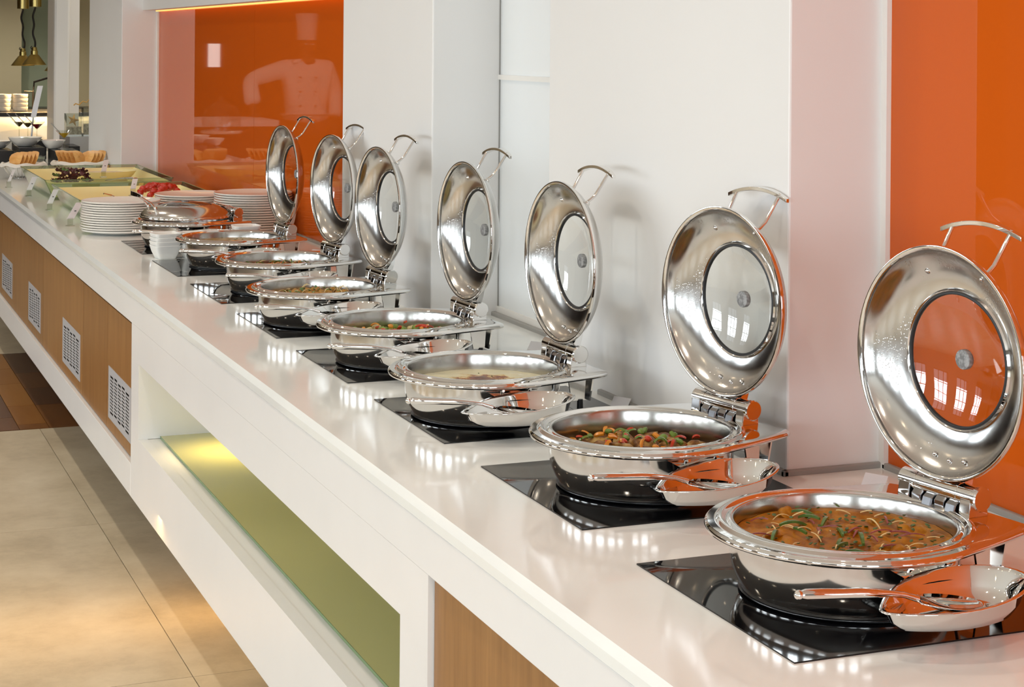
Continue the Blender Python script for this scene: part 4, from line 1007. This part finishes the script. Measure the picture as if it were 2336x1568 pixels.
# brass heat lamps
def heat_lamp(px, py, yy, lab, first=True):
    p = at(px, py, y=yy)
    root = empty('heat_lamp', p); tag(root, lab, 'lamp', 'brass heat lamps over the pass')
    sh = MB().lathe([(.098, 0), (.100, .002), (.094, .010), (.040, .082), (.030, .088), (.029, .12), (.024, .124), (.020, .15), (.006, .154)], 36, (0, 0, 0), False, True).build('shade', M['brass'], root, ang=40)
    sh.modifiers.new('t', 'SOLIDIFY').thickness = .002
    MB().lathe([(.002, .055), (.018, .050), (.030, .035), (.018, .022), (.002, .020)], 20).build('bulb', M['lampglow'], root)
    cp = [(.006 * math.sin(k_ * .5) + .010 * math.sin(k_ * .13 + px), .006 * math.cos(k_ * .5), .150 + .012 * k_) for k_ in range(30)]
    MB().tube(cp, .0085, 8).build('coiled_cord', M['blackcord'], root)
    MB().lathe([(.004, .49), (.050, .495), (.050, .60), (.004, .60)], 28, (cp[-1][0], 0, 0), True, True).build('canopy', M['brass'], root)
    MB().tube([(cp[-1][0], 0, .598), (cp[-1][0], 0, ZC - p.z)], .010, 10).build('drop_rod', M['brass'], root)
    MB().tube([(-.018, 0, .13), (-.030, 0, .145), (-.022, 0, .16)], .004, 8).build('switch_hook', M['blackcord'], root)
    L = bpy.data.lights.new('lamp_light', 'SPOT'); L.energy = 75; L.color = (1.0, .62, .25); L.spot_size = math.radians(120); L.shadow_soft_size = .04
    lo = bpy.data.objects.new('lamp_light', L); link(lo, root); lo.location = (0, 0, .012)
    return root
heat_lamp(52, 150, 16.0, 'brass cone heat lamp hanging lower over the bowls')
heat_lamp(78, 148, 15.65, 'brass cone heat lamp hanging beside the lower one')
heat_lamp(128, 162, 15.9, 'brass cone heat lamp half hidden by the white column')
# black tap over the pass
tp = empty('black_tap', at(55, 210, y=16.35)); tag(tp, 'black angled tap pipe against the grey-green wall', 'tap')
o0 = at(55, 210, y=16.35)
MB().tube([at(a, b_, y=16.35) - o0 for a, b_ in ((55, 208), (76, 209), (78, 187), (122, 174), (135, 170))], .010, 10).build('pipe', M['riser'], tp)
MB().tube([at(76, 210, y=16.35) - o0, Vector((at(76, 210, y=16.35).x, 16.35, .955)) - o0], .012, 10).build('upright', M['riser'], tp)
# dark kitchen shelf line behind
o = MB().box((1.6, 17.4, .6), (2.9, 17.8, 1.04)).build('kitchen_bench', M['riser'], smooth=False, bevel=.005); tag(o, 'dark kitchen bench behind the far pass', 'bench')

# ------------------------------------------------------------------ the chef, seen in the orange glass
CHX, CHY = -.89, 17.1
chef = empty('person', (CHX, CHY, 0)); tag(chef, 'chef in white double-breasted jacket and tall hat, one arm propped, reflected in orange glass', 'person')
def add_skin_layer(me):
    bm = bmesh.new(); bm.from_mesh(me); bm.verts.layers.skin.verify(); bm.to_mesh(me); bm.free()
def skin_mesh(name, m_, pts, edges, rads, parent, root=0, sub=2):
    me = bpy.data.meshes.new(name); me.from_pydata([tuple(p) for p in pts], edges, []); me.materials.append(m_)
    add_skin_layer(me)
    o = link(bpy.data.objects.new(name, me), parent)
    for i_, r_ in enumerate(rads):
        sv = me.skin_vertices[0].data[i_]; sv.radius = r_ if isinstance(r_, tuple) else (r_, r_); sv.use_root = (i_ == root)
    sk = o.modifiers.new('skin', 'SKIN'); sk.use_smooth_shade = True
    s_ = o.modifiers.new('sub', 'SUBSURF'); s_.levels = sub; s_.render_levels = sub
    return o
# body: pelvis, spine, neck, head, legs, arms with hands (facing -Y)
bp_ = [(0, 0, .95), (0, 0, 1.15), (0, 0, 1.40), (0, -.005, 1.50), (0, -.015, 1.57), (0, -.025, 1.66), (0, -.02, 1.74),
       (.10, 0, .88), (.11, -.01, .48), (.11, .01, .09), (.12, -.13, .05), (-.10, 0, .88), (-.11, -.01, .48), (-.11, .01, .09), (-.12, -.13, .05),
       (.19, 0, 1.44), (.56, .02, 1.31), (.56, -.10, 1.06), (.55, -.13, .99), (-.19, 0, 1.44), (-.29, .03, 1.20), (-.27, -.08, .98), (-.26, -.10, .90)]
be_ = [(0, 1), (1, 2), (2, 3), (3, 4), (4, 5), (5, 6), (0, 7), (7, 8), (8, 9), (9, 10), (0, 11), (11, 12), (12, 13), (13, 14), (2, 15), (15, 16), (16, 17), (17, 18), (2, 19), (19, 20), (20, 21), (21, 22)]
brd = [(.15, .11), (.14, .10), (.13, .09), (.065, .065), (.075, .080), (.085, .100), (.070, .080), (.085, .085), (.060, .060), (.045, .045), (.045, .03), (.085, .085), (.060, .060), (.045, .045), (.045, .03),
       (.048, .048), (.048, .048), (.034, .034), (.030, .018), (.048, .048), (.048, .048), (.034, .034), (.030, .018)]
body = skin_mesh('body', M['skin'], bp_, be_, brd, chef)
# fingers
def fingers(hx, hy, hz, dirv, side):
    mb = MB(); d = Vector(dirv).normalized(); across = Vector((side, 0, 0))
    for k_, L_ in enumerate((.062, .072, .068, .052)):
        o_ = Vector((hx, hy, hz)) + across * (.021 - .014 * k_)
        mb.tube([o_, o_ + d * L_ * .5, o_ + d * L_ + Vector((0, 0, -.010))], [.009, .0085, .006], 8)
    o_ = Vector((hx, hy, hz)) + across * .022 - d * .02
    mb.tube([o_, o_ + across * .02 + d * .02, o_ + across * .024 + d * .045], [.010, .009, .007], 8)
    return mb
fingers(.55, -.145, .985, (0, -.6, -.25), -1).build('fingers', M['skin'], body)
fingers(-.26, -.105, .885, (0, -.2, -1), 1).build('fingers', M['skin'], body)
# face
for s in (-1, 1):
    MB().sphere((s * .034, -.108, 1.665), (.012, .008, .008), 10, 6).build('eye', M['porcelain'], body)
    MB().sphere((s * .082, -.015, 1.655), (.012, .022, .032), 10, 8).build('ear', M['skin'], body)
MB().sphere((0, -.120, 1.635), (.016, .020, .022), 10, 8).build('nose', M['skin'], body)
MB().sphere((0, -.106, 1.598), (.026, .010, .007), 10, 6).build('mouth', M['onion' if 'onion' in M else 'redwine'], body)
MB().sphere((0, .015, 1.68), (.088, .095, .085), 16, 10).build('hair', M['hair'], body)
# jacket with sleeves and cuffs, trousers, toque
jp = [(0, 0, .84), (0, 0, .98), (0, 0, 1.16), (0, 0, 1.36), (0, 0, 1.46), (0, -.005, 1.53), (.21, 0, 1.43), (.56, .02, 1.31), (.56, -.07, 1.15), (.55, -.105, 1.07), (-.21, 0, 1.43), (-.30, .03, 1.20), (-.28, -.06, 1.02), (-.275, -.075, .94)]
je = [(0, 1), (1, 2), (2, 3), (3, 4), (4, 5), (3, 6), (6, 7), (7, 8), (8, 9), (3, 10), (10, 11), (11, 12), (12, 13)]
jr = [(.235, .150), (.230, .150), (.225, .145), (.215, .140), (.13, .10), (.075, .075), (.10, .10), (.085, .085), (.080, .080), (.090, .090), (.10, .10), (.080, .080), (.070, .070), (.075, .075)]
jk = skin_mesh('jacket', M['jacket'], jp, je, jr, chef, 2)
for s, x in ((0, -.055), (1, .10)):
    for z in (.92, 1.06, 1.20, 1.34): MB().sphere((x, -.152, z), (.010, .006, .010), 10, 6).build('button', M['redwine'], jk)
skin_mesh('trousers', M['trouser'], [(0, 0, .92), (.10, 0, .84), (.11, -.01, .48), (.11, .01, .10), (-.10, 0, .84), (-.11, -.01, .48), (-.11, .01, .10)], [(0, 1), (1, 2), (2, 3), (0, 4), (4, 5), (5, 6)], [(.19, .13), .11, .085, .08, .11, .085, .08], chef)
tq = MB().lathe([(.088, 1.705), (.094, 1.71), (.096, 1.80), (.105, 1.90), (.112, 1.945), (.104, 1.965), (.06, 1.972), (.004, 1.972)], 36, (0, -.008, 0), False, True).build('chef_hat', M['jacket'], chef, ang=50)
# island the chef leans on
isl = empty('chef_island', (.3, 16.6, 0)); tag(isl, 'far island counter with pale top beside the chef, reflected in orange glass', 'counter')
a_ = MB().box((-.70, -.35, .90), (.6, .55, .955)).build('top', M['fascia'], isl, smooth=False); MB().box((-.62, -.30, 0), (.55, .5, .90)).build('base', M['darkwall'], isl, smooth=False)
# glass cloche on the island
gc = empty('glass_cloche', (.42, 15.0, 0)); tag(gc, 'clear glass cloche on a pedestal table, reflected in orange glass', 'cloche')
MB().lathe([(.16, .93), (.165, 1.02), (.13, 1.12), (.06, 1.17), (.012, 1.18), (.012, 1.20), (.02, 1.215), (.002, 1.22)], 36, (0, 0, 0), False, True).build('dome', M['glass'], gc)
MB().lathe([(.17, .905), (.18, .92), (.17, .93), (.01, .93)], 36, (0, 0, 0), True, True).build('tray', M['porcelain'], gc)
MB().lathe([(.20, 0), (.19, .02), (.03, .04), (.03, .88), (.12, .905)], 28, (0, 0, 0), True, True).build('pedestal', M['darkwall'], gc)
# small bright window far behind the chef
p_ = (-.62, YFAR - .31)
wf = MB().box((-.60, YFAR - .33, 1.40), (-.47, YFAR - .305, 1.66)).build('window_%d_offscreen' % (wi + 1), emit('daylight_pane', (1.0, .95, .9), 1.7), smooth=False); S(wf)

# ------------------------------------------------------------------ ceiling downlights, with added brightening lights at the far end
dl_me = MB().lathe([(.004, 0), (.045, 0), (.052, .004), (.058, 0), (.058, .012), (.004, .012)], 24, (0, 0, 0), True, True).mesh('downlight', M['spotglow'], True, 40)
spots = [(xx, 0.6 + k_ * 1.45, 'round warm ceiling downlight above the walkway', 30) for k_ in range(9) for xx in (0.35, -1.6)]
spots += [(x, y, lab, 90) for x, y, lab in ((-1.0, 15.4, 'unseen warm ceiling light added to brighten the chef'), (1.75, 12.6, 'unseen warm ceiling light added to brighten the far column'),  # unseen far-end lights, added to brighten the chef, column and walls
          (1.6, 17.6, 'unseen warm ceiling light added to brighten the olive wall'), (3.0, 14.2, 'unseen warm ceiling light added behind the pale pillar'), (2.6, 17.6, 'unseen warm ceiling light added to brighten the grey-green wall'))]
for i, (x, y, lab, e) in enumerate(spots):
    root = empty('ceiling_downlight', (x, y, ZC - .013)); tag(root, lab, 'downlight', 'ceiling downlights')
    link(bpy.data.objects.new('lamp_lens_offscreen', dl_me), root)
    L = bpy.data.lights.new('downlight_beam', 'SPOT'); L.energy = e; L.color = (1.0, .91, .78); L.spot_size = math.radians(110); L.spot_blend = .6; L.shadow_soft_size = .05
    lo = bpy.data.objects.new('downlight_beam_%02d_offscreen' % (i + 1), L); link(lo, root); lo.location = (0, 0, -.02)
